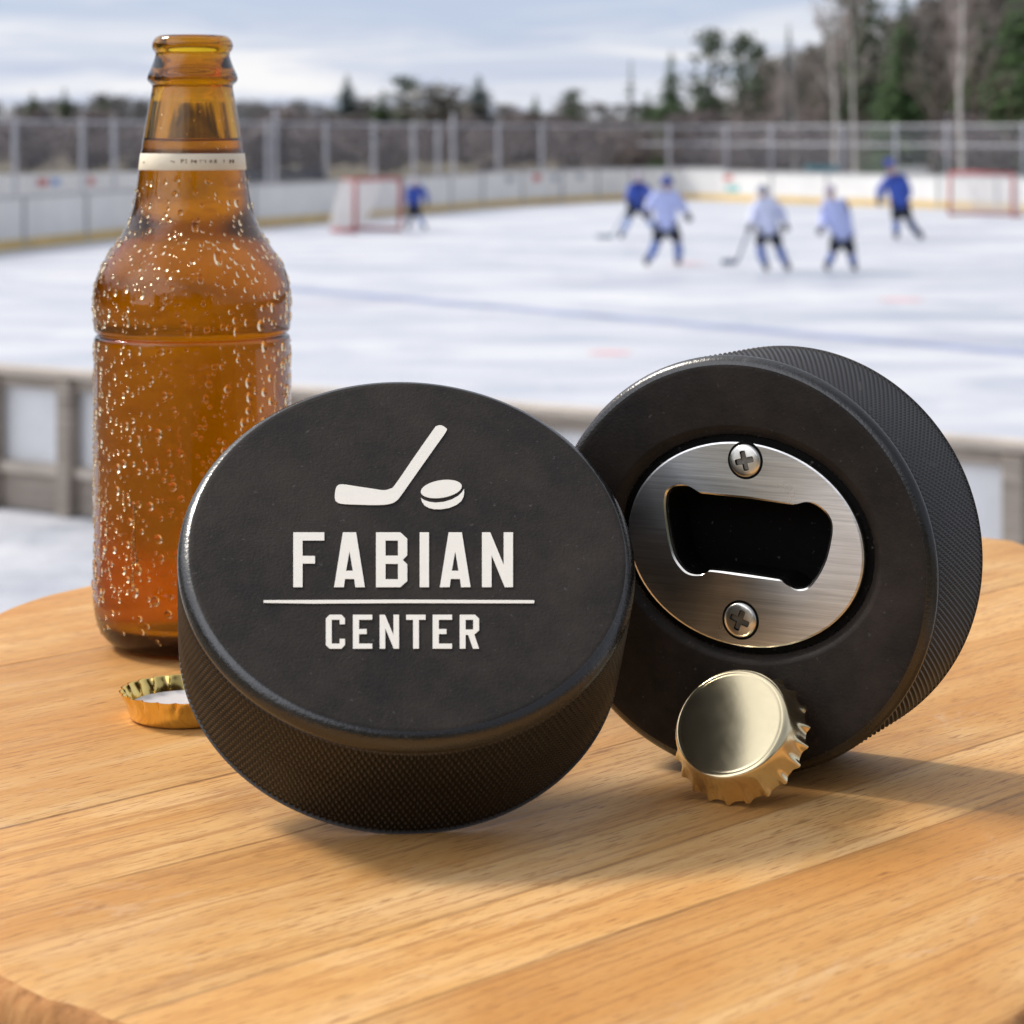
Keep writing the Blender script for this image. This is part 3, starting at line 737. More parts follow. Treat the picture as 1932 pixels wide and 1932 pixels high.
# condensation beads
rng = random.Random(7); m = MB(); placed = []
def bead(z, th, s_, el_=1.0):
    r = r_at(z); dr = (r_at(z+.0004)-r_at(z-.0004))/.0008
    nrm = Vector((math.cos(th), math.sin(th), -dr)).normalized(); tx = Vector((-math.sin(th), math.cos(th), 0)); ty = nrm.cross(tx)
    p = Vector((r*math.cos(th), r*math.sin(th), z-TZ))+nrm*.00003
    nn = 10; vs = []; hh = s_*rng.uniform(.34, .50); wob = [1+rng.uniform(-.10, .10) for _ in range(nn)]
    rings = [(1.0, 0.0), (.97, .22), (.80, .60), (.50, .88)]
    for rr, hz in rings:
        for k in range(nn):
            t = 2*PI*k/nn; y = math.sin(t)*rr*el_; 
            vs.append(p+tx*(s_*rr*math.cos(t)*wob[k])+ty*(s_*y*wob[k])+nrm*(hh*hz))
    vs.append(p+nrm*hh); vs.append(p)
    fs = []
    for i in range(3):
        for k in range(nn): q = (k+1) % nn; fs.append((i*nn+k, i*nn+q, (i+1)*nn+q, (i+1)*nn+k))
    for k in range(nn): q = (k+1) % nn; fs.append((3*nn+k, 3*nn+q, 4*nn)); fs.append((q, k, 4*nn+1))
    m.add(vs, fs)
grid = {}
def free(z, th, r):
    R0 = r_at(z); key = (int(z/.002), int(th*R0/.002))
    for a in (-1, 0, 1):
        for b in (-1, 0, 1):
            for (z2, t2, r2) in grid.get((key[0]+a, key[1]+b), ()):
                if (z-z2)**2+((th-t2)*R0)**2 < (r+r2)**2*1.05: return False
    grid.setdefault(key, []).append((z, th, r)); return True
tries = 0; cnt = 0
while cnt < 2300 and tries < 16000:
    tries += 1
    v = rng.uniform(335, 1190); z = zz(v); th = rng.uniform(-PI, PI)
    if v < 430 and rng.random() > .45: continue
    if v > 1110 and rng.random() > .35: continue
    if 615 < v < 640: continue
    q = rng.random()
    s_ = .00022+.00020*rng.random() if q < .30 else (.00042+.00034*rng.random() if q < .80 else .00072+.00056*rng.random())
    if not free(z, th, s_): continue
    bead(z, th, s_, 1.0+.25*rng.random()+(rng.random()*1.1 if s_ > .0006 and rng.random() < .3 else 0)); cnt += 1
for _ in range(60):
    v = rng.uniform(175, 285); z = zz(v); th = rng.uniform(-PI, PI); bead(z, th, .00012+.00016*rng.random(), 1.2)
for _ in range(700):
    v = rng.uniform(335, 1190); z = zz(v); th = rng.uniform(-PI, 0); s_ = .00009+.00008*rng.random()
    if free(z, th, s_): bead(z, th, s_)
for _ in range(9):
    v = rng.uniform(520, 1000); th = rng.uniform(-PI*.95, -PI*.05); L_ = rng.uniform(30, 110); w_ = .00030+.00022*rng.random(); x_ = 0
    for k in range(int(L_/6)):
        x_ += rng.gauss(0, .006); bead(zz(v+k*6), th+x_, w_*rng.uniform(.75, 1.15), 1.9)
    bead(zz(v+L_+2), th+x_, w_*2.1, 1.35)
tag(m.build('condensation', M['water'], root, smooth=True, fix=False), kind='stuff')

# ------------------------------------------------------------------ ground, ice, lines
m = MB(); m.add([(-3000, -600, -.02), (3000, -600, -.02), (3000, 4000, -.02), (-3000, 4000, -.02)], [(0, 1, 2, 3)])
tag(m.build('ground', M['field']), kind='structure')
m = MB(); m.add([(x, y, -.008) for x, y in ((-8.5, 6.5), (9, 1.5), (34, -2), (34, 60), (18, 72), (6, 82), (0, 82), (-15, 76), (-16, 30), (-14.5, 17))], [tuple(range(10))])
tag(m.build('snow', M['snow']), kind='structure')
LEFT = [(-12.6, 30), (-9.45, 44), (-8.2, 49.3), (-4.6, 58.5), (-1.0, 69.0)]
BEND = [(-1.0, 69.0), (.9, 73.2), (2.9, 76.3), (4.4, 77.6), (5.6, 78.0), (6.8, 76.7)]
FAR = [(6.8, 76.7), (8.1, 74.9), (12.6, 68.9), (14.3, 66.5), (24, 53)]
NEAR = [(-13.2, 20.8), (-3.03, 14.1), (2.28, 10.6), (9.6, 5.78)]
rink = [Vector(p) for p in LEFT+BEND[1:]+FAR[1:]+[(26, 44), (22, 22), (16, 10), (9.6, 5.78), (2.28, 10.6), (-3.03, 14.1), (-13.2, 20.8), (-14, 24)]]
m = MB(); m.add([(p.x, p.y, 0) for p in rink], [tuple(range(len(rink)))])
tag(m.build('ice', M['ice']), kind='structure')
a, b = ground(470, 538), ground(2300, 700)
d = (b-a).normalized(); nrm = Vector((-d.y, d.x, 0))*.22
m = MB(); m.add([p+Vector((0, 0, .004)) for p in (a-nrm, b-nrm, b+nrm, a+nrm)], [(0, 1, 2, 3)])
tag(m.build('blue_line', M['blue_paint']), kind='structure')
m = MB()
for u, v, r in [(1150, 666, .22), (1297, 497, .30), (1785, 855, .12), (1700, 566, .3)]:
    p = ground(u, v); m.add([(p.x+r*math.cos(t), p.y+r*math.sin(t), .004) for t in [2*PI*k/24 for k in range(24)]], [tuple(range(24))])
tag(m.build('ice_markings', M['red_paint']), kind='structure')
# hill far behind
def hill(name, pts, depth, mat):
    m = MB(); vs = []; n = len(pts)
    for x, y, z in pts: vs += [(x, y-depth, -.02), (x, y, z), (x, y+depth, -.02)]
    m.add(vs, [(3*i+k, 3*i+3+k, 3*i+4+k, 3*i+1+k) for i in range(n-1) for k in (0, 1)])
    return tag(m.build(name, mat, smooth=True), kind='structure')
rng = random.Random(3)
hill('hills', [(-700+i*70, 900+40*math.sin(i*.7), 6.5+1.5*math.sin(i*.9)+1.0*rng.random()) for i in range(22)], 160, M['far'])

# ------------------------------------------------------------------ rink boards
def offs(pts, d):
    P = [Vector(p) for p in pts]; out = []
    for i, p in enumerate(P):
        t = (P[min(i+1, len(P)-1)]-P[max(i-1, 0)]).normalized(); out.append(p+Vector((-t.y, t.x))*d)
    return out
def strip(m, pts, z0, z1, th, out=0.0, mi=0):
    A = offs(pts, out); B = offs(pts, out+th)
    L_ = [[(a.x, a.y, z0), (a.x, a.y, z1), (b.x, b.y, z1), (b.x, b.y, z0)] for a, b in zip(A, B)]
    n = len(L_); vs = [p for q in L_ for p in q]; fs = [(0, 1, 2, 3), tuple((n-1)*4+k for k in (3, 2, 1, 0))]
    for i in range(n-1):
        for k in range(4): fs.append((i*4+k, i*4+(k+1) % 4, i*4+4+(k+1) % 4, i*4+4+k))
    m.add(vs, fs, mi)
def on_line(pts, u):
    """point where the viewing column u crosses the polyline"""
    s_ = (u-U0)/F
    for a, b in zip(pts[:-1], pts[1:]):
        a, b = Vector(a[:2]), Vector(b[:2]); fa, fb = a.x-s_*a.y, b.x-s_*b.y
        if (fa <= 0 <= fb or fb <= 0 <= fa) and fa != fb: return a.lerp(b, fa/(fa-fb)), math.atan2(b.y-a.y, b.x-a.x)
    return None, 0
def boards(label, pts, h, joints, ads=()):
    e = empty('rink_boards', (pts[0][0], pts[0][1], 0)); tag(e, label, 'rink boards', 'white dasher boards round the ice')
    e_inv = Matrix.Translation((-pts[0][0], -pts[0][1], 0))
    def bl(m, nm, mt): o = m.build(nm, mt, e); o.data.transform(e_inv); return o
    m = MB(); strip(m, pts, .004, h-.06, .06); bl(m, 'panel', M['board_white'])
    m = MB(); strip(m, pts, .006, .20, -.012, -.004); bl(m, 'kick_plate', M['kick'])
    m = MB(); strip(m, pts, h-.058, h, .12, -.03); bl(m, 'top_rail', M['cap_rail'])
    for u in joints:
        p, ang = on_line(pts, u)
        if p is None: continue
        m = MB(); m.box((p.x, p.y, h*.5), (.09, .05, h-.07), ang); bl(m, 'joint_post', M['joint'])
    for u0, u1, z0, z1, mt in ads:
        p, ang = on_line(pts, u0); q, _ = on_line(pts, u1)
        if p is None or q is None: continue
        m = MB(); strip(m, [p, q], z0, z1, -.006, -.004); bl(m, 'banner', M[mt])
    return e
boards('nearer run of white boards at left, behind the bottle neck and the left goal', LEFT, 1.02, [45, 163, 330, 480, 640, 760, 850], [])
boards('curved corner run of white boards at the far end of the ice', BEND, 1.06, [911, 985, 1060, 1128, 1190, 1260], [(955, 968, .72, .9, 'ad_grey'), (1005, 1020, .72, .92, 'ad_red'), (1040, 1052, .7, .9, 'ad_grey'), (1088, 1100, .72, .9, 'ad_grey')])
boards('straight run of white boards behind the skaters and the right goal', FAR, .98, [1340, 1455, 1560, 1670, 1770, 1880], [(1366, 1382, .66, .82, 'ad_red'), (1370, 1395, .30, .5, 'ad_teal')])
# near boards seen from outside
e = empty('board_fence', (NEAR[1][0], NEAR[1][1], 0)); tag(e, 'nearest boards seen from behind, grey panels in a weathered timber frame', 'rink boards')
inv = Matrix.Translation((-NEAR[1][0], -NEAR[1][1], 0))
def bl(m, nm, mt): o = m.build(nm, mt, e); o.data.transform(inv); return o
NN = [NEAR[0], NEAR[1], NEAR[2], NEAR[3]]
m = MB(); strip(m, NN, .02, .78, .03); bl(m, 'panel', M['board_back'])
m = MB(); strip(m, NN, .79, .83, -.15, .05); bl(m, 'top_rail', M['weathered_rail'])
m = MB(); strip(m, NN, .715, .789, -.05, -.003); bl(m, 'rail', M['weathered'])
m = MB(); strip(m, NN, .215, .275, -.06, -.003); bl(m, 'rail', M['weathered_rail'])
m = MB(); strip(m, NN, .0, .213, -.03, -.003); bl(m, 'kick_board', M['weathered'])
for u in (-260, -130, 2, 143, 300, 440, 600, 800, 1003, 1220, 1470, 1690, 1927, 2150):
    p, ang = on_line(NN, u)
    if p is None: continue
    nn = Vector((math.sin(ang), -math.cos(ang)))*.068; m = MB(); m.box((p.x+nn.x, p.y+nn.y, .386), (.10, .09, .775), ang, 0, .006); bl(m, 'post', M['weathered'])

# low white hoarding and dark bench behind the left boards
hp = [(-17.5, 56), (-13.5, 60.5), (-8.2, 68)]
e = empty('hoarding', (hp[0][0], hp[0][1], 0)); tag(e, 'second low white hoarding further back at left, below the fence', 'hoarding'); inv = Matrix.Translation((-hp[0][0], -hp[0][1], 0))
m = MB(); strip(m, hp, 0, 1.12, .05); o = m.build('panel', M['board_white'], e); o.data.transform(inv)
for u0, u1, mt in [(70, 90, 'ad_red'), (95, 112, 'ad_blue'), (165, 178, 'ad_red'), (565, 580, 'ad_red')]:
    p, _ = on_line(hp, u0); q, _ = on_line(hp, u1)
    if p is None or q is None: continue
    m = MB(); strip(m, [p, q], .8, 1.0, -.01, -.004); o = m.build('banner', M[mt], e); o.data.transform(inv)
a, b = at(478, 350, 58.0), at(626, 346, 60.5)
e = empty('bench', ((a.x+b.x)/2, (a.y+b.y)/2, 0)); tag(e, 'long dark bench beyond the left boards, right of the bottle neck', 'bench')
ang = math.atan2(b.y-a.y, b.x-a.x); Lb = (b-a).length
M3 = Matrix.Rotation(ang, 4, 'Z')
m = MB(); m.box((0, 0, 1.0), (Lb, .42, .07)); o = m.build('seat', M['bench'], e); o.data.transform(M3)
m = MB(); m.box((0, .24, 1.16), (Lb, .04, .24)); o = m.build('backrest', M['bench'], e); o.data.transform(M3)
for x in (-.45, 0, .45):
    m = MB(); m.box((x*Lb, 0, .482), (.08, .4, .964)); o = m.build('leg', M['bench'], e); o.data.transform(M3)

# ------------------------------------------------------------------ chain-link fences
def fence(label, pts, us, h=2.42, mid=None):
    e = empty('chain_link_fence', (pts[0][0], pts[0][1], 0)); tag(e, label, 'fence', 'chain link fences behind the boards'); inv = Matrix.Translation((-pts[0][0], -pts[0][1], 0))
    def bl(m, nm, mt): o = m.build(nm, mt, e, smooth=True); o.data.transform(inv); return o
    P = [Vector(p) for p in pts]
    m = MB(); m.tube([(p.x, p.y, h) for p in P], .03, 6); bl(m, 'top_rail', M['galv'])
    if mid: m = MB(); m.tube([(p.x, p.y, mid) for p in P], .03, 6); bl(m, 'rail', M['galv'])
    for u in us:
        p, _ = on_line(pts, u)
        if p is None: continue
        hh = h+.06+(.25 if u in (520, 855) else 0)
        m = MB(); m.tube([(p.x, p.y, 0), (p.x, p.y, hh), (p.x, p.y, hh+.03)], [.045, .045, .015], 8); bl(m, 'post', M['galv'])
    # wire mesh: two families of slanting wires
    m = MB(); seg = [0.0]
    for a, b in zip(P[:-1], P[1:]): seg.append(seg[-1]+(b-a).length)
    def pt(s_):
        s_ = min(max(s_, 0), seg[-1])
        for i in range(len(P)-1):
            if s_ <= seg[i+1]+1e-6: return P[i].lerp(P[i+1], (s_-seg[i])/(seg[i+1]-seg[i]))
    s_ = -h; wd = .0040
    while s_ < seg[-1]:
        for sg in (1, -1):
            s0, s1 = (s_, s_+h) if sg > 0 else (s_+h, s_)
            if min(s0, s1) < 0 or max(s0, s1) > seg[-1]: continue
            prev = None; vs = []; K = 5
            for j in range(K+1):
                q = pt(s0+(s1-s0)*j/K); z = .05+(h-.05)*j/K; vs += [(q.x, q.y, z-wd), (q.x, q.y, z+wd)]
            m.add(vs, [(2*j, 2*j+2, 2*j+3, 2*j+1) for j in range(K)])
        s_ += .11
    o = m.build('mesh', M['galv'], e, fix=False); o.data.transform(inv)
FL = [tuple(p) for p in offs([(-15.5, 20)]+LEFT[:-1]+[(-1.0, 69.0)]+BEND[1:4], .75)]
FR = [tuple(p) for p in offs(BEND[3:]+FAR[1:], .75)]
FL[-1] = FR[0]
fence('tall chain link fence with grey posts on the left side, behind the bottle', FL, (28, 155, 215, 330, 420, 505, 520, 615, 705, 780, 826, 855, 940, 1022))
fence('tall chain link fence with two rails on the right side, in front of the woods', FR, (1085, 1155, 1262, 1370, 1455, 1590, 1690, 1787, 1932), 2.40, 1.82)
# bin and crate behind the far boards
q_, _ = on_line(FAR, 1552); q_ = q_*((q_.length+1.3)/q_.length); p = Vector((q_.x, q_.y, 0))
e = empty('storage_bin', p); tag(e, 'teal plastic bin standing behind the far boards', 'bin')
m = MB(); m.loft([[(x*s_, y*s_*.7, z) for x, y in ((-1, -1), (1, -1), (1, 1), (-1, 1))] for s_, z in ((.40, 0), (.47, 1.02), (.47, 1.05))], True, True); m.build('tub', M['teal'], e)
m = MB(); m.box((0, 0, 1.11), (1.04, .74, .12), 0, 0, .03); m.build('lid', M['teal'], e)
q_, _ = on_line(FAR, 1714); q_ = q_*((q_.length+1.6)/q_.length); p = Vector((q_.x, q_.y, 0))
e = empty('storage_crate', p); tag(e, 'pale crate standing behind the far boards, right of the tallest blue skater', 'crate')
m = MB()
for k in range(5): m.box((0, 0, .12+k*.235), (1.05, .62, .20), 0, 0, .01)
m.build('slats', M['pale'], e)
for x in (-.5, .5):
    m = MB(); m.box((x, 0, .58), (.07, .66, 1.16)); m.build('corner_post', M['pale'], e)

# ------------------------------------------------------------------ goals
def goal(label, A, B, back, h, name='hockey_goal'):
    A, B = Vector((A[0], A[1], 0)), Vector((B[0], B[1], 0)); e = empty(name, A); tag(e, label, 'hockey goal', 'red hockey goals on the ice')
    w_ = B-A; bk = Vector((back[0], back[1], 0)).normalized(); Z = Vector((0, 0, 1)); O = Vector((0, 0, 0))
    r = .044
    def tb(nm, pts, rr=r): m = MB(); m.tube(pts, rr, 10); return m.build(nm, M['red'], e, smooth=True)
    tb('goal_post', [O, Z*h]); tb('goal_post', [w_, w_+Z*h]); tb('crossbar', [Z*h, w_+Z*h])
    d = bk*.95; dt = bk*.5
    tb('base_frame', [O+Z*.04, d*.8+w_*.04+Z*.04, d+w_*.2+Z*.04, d+w_*.8+Z*.04, d*.8+w_*.96+Z*.04, w_+Z*.04], .04)
    tb('top_frame', [Z*h, dt+w_*.1+Z*h*.99, dt+w_*.9+Z*h*.99, w_+Z*h], .03)
    # net: cords
    m = MB(); n = 15
    top = [dt+w_*(.05+.9*i/n)+Z*h*.97 for i in range(n+1)]; bot = [d+w_*(.1+.8*i/n)+Z*.05 for i in range(n+1)]
    top = [O+Z*h*.98, dt*.5+Z*h*.98]+top+[w_+dt*.5+Z*h*.98, w_+Z*h*.98]; bot = [O+Z*.05, d*.5+Z*.05]+bot+[w_+d*.5+Z*.05, w_+Z*.05]
    tp, bt = [], []
    for i in range(len(top)-1):
        for j in range(3): tp.append(top[i].lerp(top[i+1], j/3)); bt.append(bot[i].lerp(bot[i+1], j/3))
    for a, b in zip(tp, bt): m.tube([a, a.lerp(b, .5)-bk*-.03, b], .0075, 4, cap=False)
    for k in range(1, 13): m.tube([a.lerp(b, k/13) for a, b in zip(tp, bt)], .0075, 4, cap=False)
    for k in range(0, len(tp)//2, 2): m.tube([tp[k], tp[-1-k]], .0075, 4, cap=False)
    m.build('net', M['net'], e, fix=False)
goal('red framed goal with white net at left, beside the small goalkeeper', (-3.43, 52.1), (-2.50, 53.3), (-.76, .65), 1.17)
goal('red framed goal with white net at far right, against the boards', (11.60, 63.2), (13.0, 61.9), (.55, .70), 1.13)

# ------------------------------------------------------------------ skaters
def skin_mesh(name, pts, edges, rad, root_i=0, sub=2):
    me = bpy.data.meshes.new(name); me.from_pydata([tuple(p) for p in pts], edges, [])
    o = bpy.data.objects.new('tmp', me); COL.objects.link(o)
    o.modifiers.new('Skin', 'SKIN'); 
    for i, sv in enumerate(me.skin_vertices[0].data):
        r = rad[i]; sv.radius = (r, r) if not hasattr(r, '__len__') else r; sv.use_root = (i == root_i)
    s_ = o.modifiers.new('Sub', 'SUBSURF'); s_.levels = sub; s_.render_levels = sub
    dg = bpy.context.evaluated_depsgraph_get(); dg.update()
    res = bpy.data.meshes.new_from_object(o.evaluated_get(dg)); bpy.data.objects.remove(o)
    res.name = name; res.polygons.foreach_set('use_smooth', [True]*len(res.polygons)); return res
def put(name, me, mat, parent=None, loc=None):
    me.materials.clear(); me.materials.append(mat)
    o = bpy.data.objects.new(name, me); COL.objects.link(o)
    if parent: o.parent = parent
    if loc is not None: o.location = loc
    return o
def ellipsoid(c, rx, ry, rz, n=12, m_=10, cut=-1.0):
    mb = MB(); loops = []
    for i in range(m_+1):
        t = -PI/2+PI*i/m_
        z = math.sin(t)
        if z < cut: continue
        r = max(math.cos(t), .02); loops.append([(c.x+rx*r*math.cos(2*PI*k/n), c.y+ry*r*math.sin(2*PI*k/n), c.z+rz*z) for k in range(n)])
    mb.loft(loops, True, True); return mb
def skater(label, conv, J, foot_v, mats, wide=1.0, stick=None, dy=None, face=-1):
    """J: joints in picture px (through conv) that are set out in space at the skater's own depth; face: -1 looks towards the camera, +1 away"""
    Y = F*CAMZ/(foot_v-V0); dy = dy or {}
    base = None
    def P(k):
        u, v = conv(*J[k]); p = at(u, v, Y); p.y += dy.get(k, 0.0); return p
    Q = {k: P(k) for k in J}
    low = min(Q['footL'].z, Q['footR'].z); ht = Q['head'].z-low+.12
    for k in Q: Q[k].z += .035-low
    Q['footL'].z = Q['footR'].z = .055
    hipc = (Q['hipL']+Q['hipR'])/2; org = Vector((hipc.x, hipc.y, 0))
    for k in Q: Q[k] -= org
    hipc = (Q['hipL']+Q['hipR'])/2; sh = (Q['shL']+Q['shR'])/2; chest = sh.lerp(hipc, .25); waist = sh.lerp(hipc, .68); neck = sh.lerp(Q['head'], .35)
    s_ = ht/1.65; fw = Vector((0, face, 0))
    names = ['pelvis', 'waist', 'chest', 'neck', 'head0', 'head1']; pts = [hipc, waist, chest, neck, Q['head']-Vector((0, 0, .03*s_)), Q['head']+Vector((0, 0, .07*s_))]
    rad = [.125*s_, .12*s_, (.15*s_, .12*s_), .055*s_, .085*s_, .07*s_]; ed = [(0, 1), (1, 2), (2, 3), (3, 4), (4, 5)]
    def add(p, r, par): pts.append(p); rad.append(r); ed.append((par, len(pts)-1)); return len(pts)-1
    nose = add(Q['head']+fw*.115*s_-Vector((0, 0, .025*s_)), .02*s_, 4)
    for sd in 'LR':
        a = add(Q['sh'+sd], .075*s_, 2); b = add(Q['el'+sd], .05*s_, a); c = add(Q['hand'+sd], .035*s_, b)
        dirn = (Q['hand'+sd]-Q['el'+sd]).normalized(); add(Q['hand'+sd]+dirn*.08*s_, .03*s_, c)
        a = add(Q['hip'+sd], .10*s_, 0); b = add(Q['knee'+sd], .065*s_, a); c = add(Q['foot'+sd]+Vector((0, 0, .05)), .042*s_, b)
    body = put('person', skin_mesh('person', pts, ed, rad, 0), M['skin'], None, org); tag(body, label, 'person', 'young hockey players on the ice')
    # jersey
    jp = [hipc.lerp(waist, .15), waist, chest, sh.lerp(neck, .4)]; jr = [.195*s_*wide, .20*s_*wide, (.215*s_*wide, .18*s_), .09*s_]; je = [(0, 1), (1, 2), (2, 3)]
    for sd in 'LR':
        jp.append(Q['sh'+sd]); jr.append(.13*s_); je.append((2, len(jp)-1)); jp.append(Q['el'+sd]); jr.append(.105*s_); je.append((len(jp)-2, len(jp)-1))
        jp.append(Q['el'+sd].lerp(Q['hand'+sd], .8)); jr.append(.085*s_); je.append((len(jp)-2, len(jp)-1))
    put('jersey', skin_mesh('jersey', jp, je, jr, 1), M[mats['jersey']], body)
    if 'yoke' in mats:
        yp = [chest.lerp(sh, .2)+Vector((0, 0, .03)), sh.lerp(neck, .3), Q['shL']+Vector((0, 0, .02)), Q['shR']+Vector((0, 0, .02)), Q['elL'].lerp(Q['shL'], .4), Q['elR'].lerp(Q['shR'], .1)]
        put('jersey_yoke', skin_mesh('jersey_yoke', yp, [(0, 1), (0, 2), (0, 3), (2, 4), (3, 5)], [(.21*s_*wide, .18*s_), .10*s_, .125*s_, .125*s_, .10*s_, .10*s_]), M[mats['yoke']], body)
    pp = [hipc+Vector((0, 0, .06*s_)), Q['hipL'], Q['kneeL'].lerp(Q['footL'], .02), Q['hipR'], Q['kneeR'].lerp(Q['footR'], .02)]
    put('pants', skin_mesh('pants', pp, [(0, 1), (1, 2), (0, 3), (3, 4)], [(.18*s_, .16*s_), .145*s_, .115*s_, .145*s_, .115*s_]), M['pants'], body)
    for sd in 'LR':
        kn, ft = Q['knee'+sd], Q['foot'+sd]
        put('sock', skin_mesh('sock', [kn.lerp(Q['hip'+sd], .12), kn.lerp(ft, .4), kn.lerp(ft, .9)], [(0, 1), (1, 2)], [.098*s_, .096*s_, .07*s_]), M[mats['sock'+sd]], body)
        d = (ft-kn); d.z = 0
        fd = (fw*.7+Vector((d.x, 0, 0))*.9).normalized()
        sk = put('skate', skin_mesh('skate', [ft+Vector((0, 0, .16*s_)), ft+Vector((0, 0, .03)), ft+fd*.15*s_+Vector((0, 0, .012))], [(0, 1), (1, 2)], [.07*s_, .075*s_, .055*s_]), M['skate'], body)
        m = MB(); c_ = ft+fd*.05*s_; m.box((c_.x, c_.y, .0225), (.27*s_, .012, .033), math.atan2(fd.y, fd.x)); m.build('blade', M['steelb'], sk)
        dirn = (Q['hand'+sd]-Q['el'+sd]).normalized(); h_ = Q['hand'+sd]
        put('glove', skin_mesh('glove', [h_-dirn*.07*s_, h_+dirn*.03*s_, h_+dirn*.10*s_+fw*.02, h_+dirn*.05*s_+fw*.07*s_], [(0, 1), (1, 2), (1, 3)], [.09*s_, .09*s_, .065*s_, .035*s_]), M['glove'], body)
    c_ = Q['head']+Vector((0, 0, .03*s_))
    hm = ellipsoid(c_-fw*.012, .122*s_, .138*s_, .138*s_, 14, 10, -.35).build('helmet', M[mats['helmet']], body, smooth=True)
    if stick:
        top, heel, toe = [at(*conv(*q), Y) for q in stick['pts']]
        for q in (top, heel, toe): q.z += .035-low
        heel.z = max(heel.z, .05); toe.z = heel.z
        e = empty('hockey_stick', (heel.x, heel.y, 0)); tag(e, stick['label'], 'hockey stick', 'hockey sticks held by the players')
        o = Vector((heel.x, heel.y, 0)); mt = M[stick.get('mat', 'stick')]
        m = MB(); m.tube([top-o, heel-o], .022, 6); m.build('shaft', mt, e)
        m = MB(); d = (toe-heel); dn = Vector((-d.y, d.x, 0)).normalized() if abs(d.x)+abs(d.y) > 1e-6 else Vector((0, 1, 0))
        vs = []
        for t, bend in ((0, 0), (.5, .01), (1, .045)):
            c_ = heel-o+d*t+dn*bend
            for sg in (-.012, .012): vs += [c_+dn*sg-Vector((0, 0, .037)), c_+dn*sg+Vector((0, 0, .045))]
        m.add(vs, [(0, 2, 3, 1), (8, 9, 11, 10)]+[(4*i+a, 4*i+4+a, 4*i+4+b, 4*i+b) for i in (0, 1) for a, b in ((0, 1), (1, 3), (3, 2), (2, 0))]); m.build('blade', mt, e)
    return body
q4 = lambda x, y: ((1700+x/4.293)/1.5528, (430+y/4.293)/1.5528)
q5 = lambda x, y: ((2100+x/2.972)/1.5528, (430+y/2.972)/1.5528)
q2 = lambda x, y: ((1000+x/1.932)/1.5528, y/3.0)
skater('small goalkeeper in blue jersey bent forward beside the left goal', q2,
       dict(head=(418, 1042), shL=(385, 1075), shR=(455, 1072), elL=(378, 1120), elR=(478, 1110), handL=(390, 1170), handR=(484, 1150), hipL=(395, 1170), hipR=(425, 1170), kneeL=(392, 1235), kneeR=(440, 1235), footL=(378, 1300), footR=(472, 1300)),
       435, dict(jersey='jersey_blue', sockL='sock_dark', sockR='sock_pale', helmet='helmet_pale'), .95, dy=dict(head=-.15, handL=-.2, handR=-.15))
skater('skater in dark blue jersey half hidden behind the white jersey, reaching a stick out left', q4,
       dict(head=(725, 430), shL=(640, 540), shR=(815, 545), elL=(610, 640), elR=(860, 620), handL=(600, 730), handR=(790, 690), hipL=(675, 770), hipR=(760, 775), kneeL=(610, 930), kneeR=(860, 940), footL=(520, 1130), footR=(985, 1170)),
       451, dict(jersey='jersey_blue', yoke='jersey_navy', sockL='sock_pale', sockR='sock_pale', helmet='helmet_pale'), 1.0,
       dict(label='pale stick of the dark blue skater, blade out to the left', pts=[(640, 720), (400, 1180), (200, 1215)], mat='stick'), dy=dict(elR=-.2, handR=-.3, handL=-.2))
skater('skater in pale lavender jersey and blue helmet, legs apart, beside the dark blue skater', q4,
       dict(head=(1090, 490), shL=(950, 640), shR=(1205, 650), elL=(865, 740), elR=(1275, 760), handL=(850, 860), handR=(1350, 890), hipL=(1005, 1040), hipR=(1150, 1040), kneeL=(965, 1220), kneeR=(1235, 1215), footL=(845, 1470), footR=(1235, 1500)),
       503, dict(jersey='jersey_white', sockL='sock_blue', sockR='sock_blue', helmet='helmet_blue'), 1.1, dy=dict(handL=-.2), face=1)
skater('skater in pale jersey with black gloves, stick blade on the ice at left', q5,
       dict(head=(398, 420), shL=(355, 510), shR=(485, 500), elL=(320, 620), elR=(565, 600), handL=(275, 715), handR=(595, 710), hipL=(400, 770), hipR=(495, 770), kneeL=(370, 880), kneeR=(540, 890), footL=(425, 1080), footR=(612, 1090)),
       513, dict(jersey='jersey_pale', sockL='sock_blue', sockR='sock_blue', helmet='helmet_grey'), 1.12,
       dict(label='stick of the pale jersey skater, blade flat on the ice', pts=[(285, 730), (175, 1025), (40, 1020)], mat='stick_dark'), dy=dict(handL=-.25))
skater('stooping skater in light blue jersey, one dark glove forward, no stick', q5,
       dict(head=(970, 405), shL=(935, 500), shR=(1070, 505), elL=(940, 640), elR=(1140, 640), handL=(880, 730), handR=(1140, 760), hipL=(1045, 820), hipR=(1135, 825), kneeL=(1010, 930), kneeR=(1175, 945), footL=(960, 1065), footR=(1195, 1080)),
       513, dict(jersey='jersey_white', sockL='sock_blue', sockR='sock_blue', helmet='helmet_pale'), 1.0, dy=dict(head=-.2, shL=-.12, shR=-.12, handL=-.3))
skater('tallest skater in navy and blue jersey and cap, farther back near the right goal', q5,
       dict(head=(1505, 175), shL=(1490, 300), shR=(1625, 290), elL=(1425, 370), elR=(1665, 400), handL=(1400, 470), handR=(1650, 490), hipL=(1565, 520), hipR=(1630, 520), kneeL=(1565, 660), kneeR=(1670, 640), footL=(1560, 800), footR=(1765, 785)),
       452, dict(jersey='jersey_blue', yoke='jersey_navy', sockL='sock_blue', sockR='sock_dark', helmet='helmet_blue'), 1.05, dy=dict(handL=-.2))

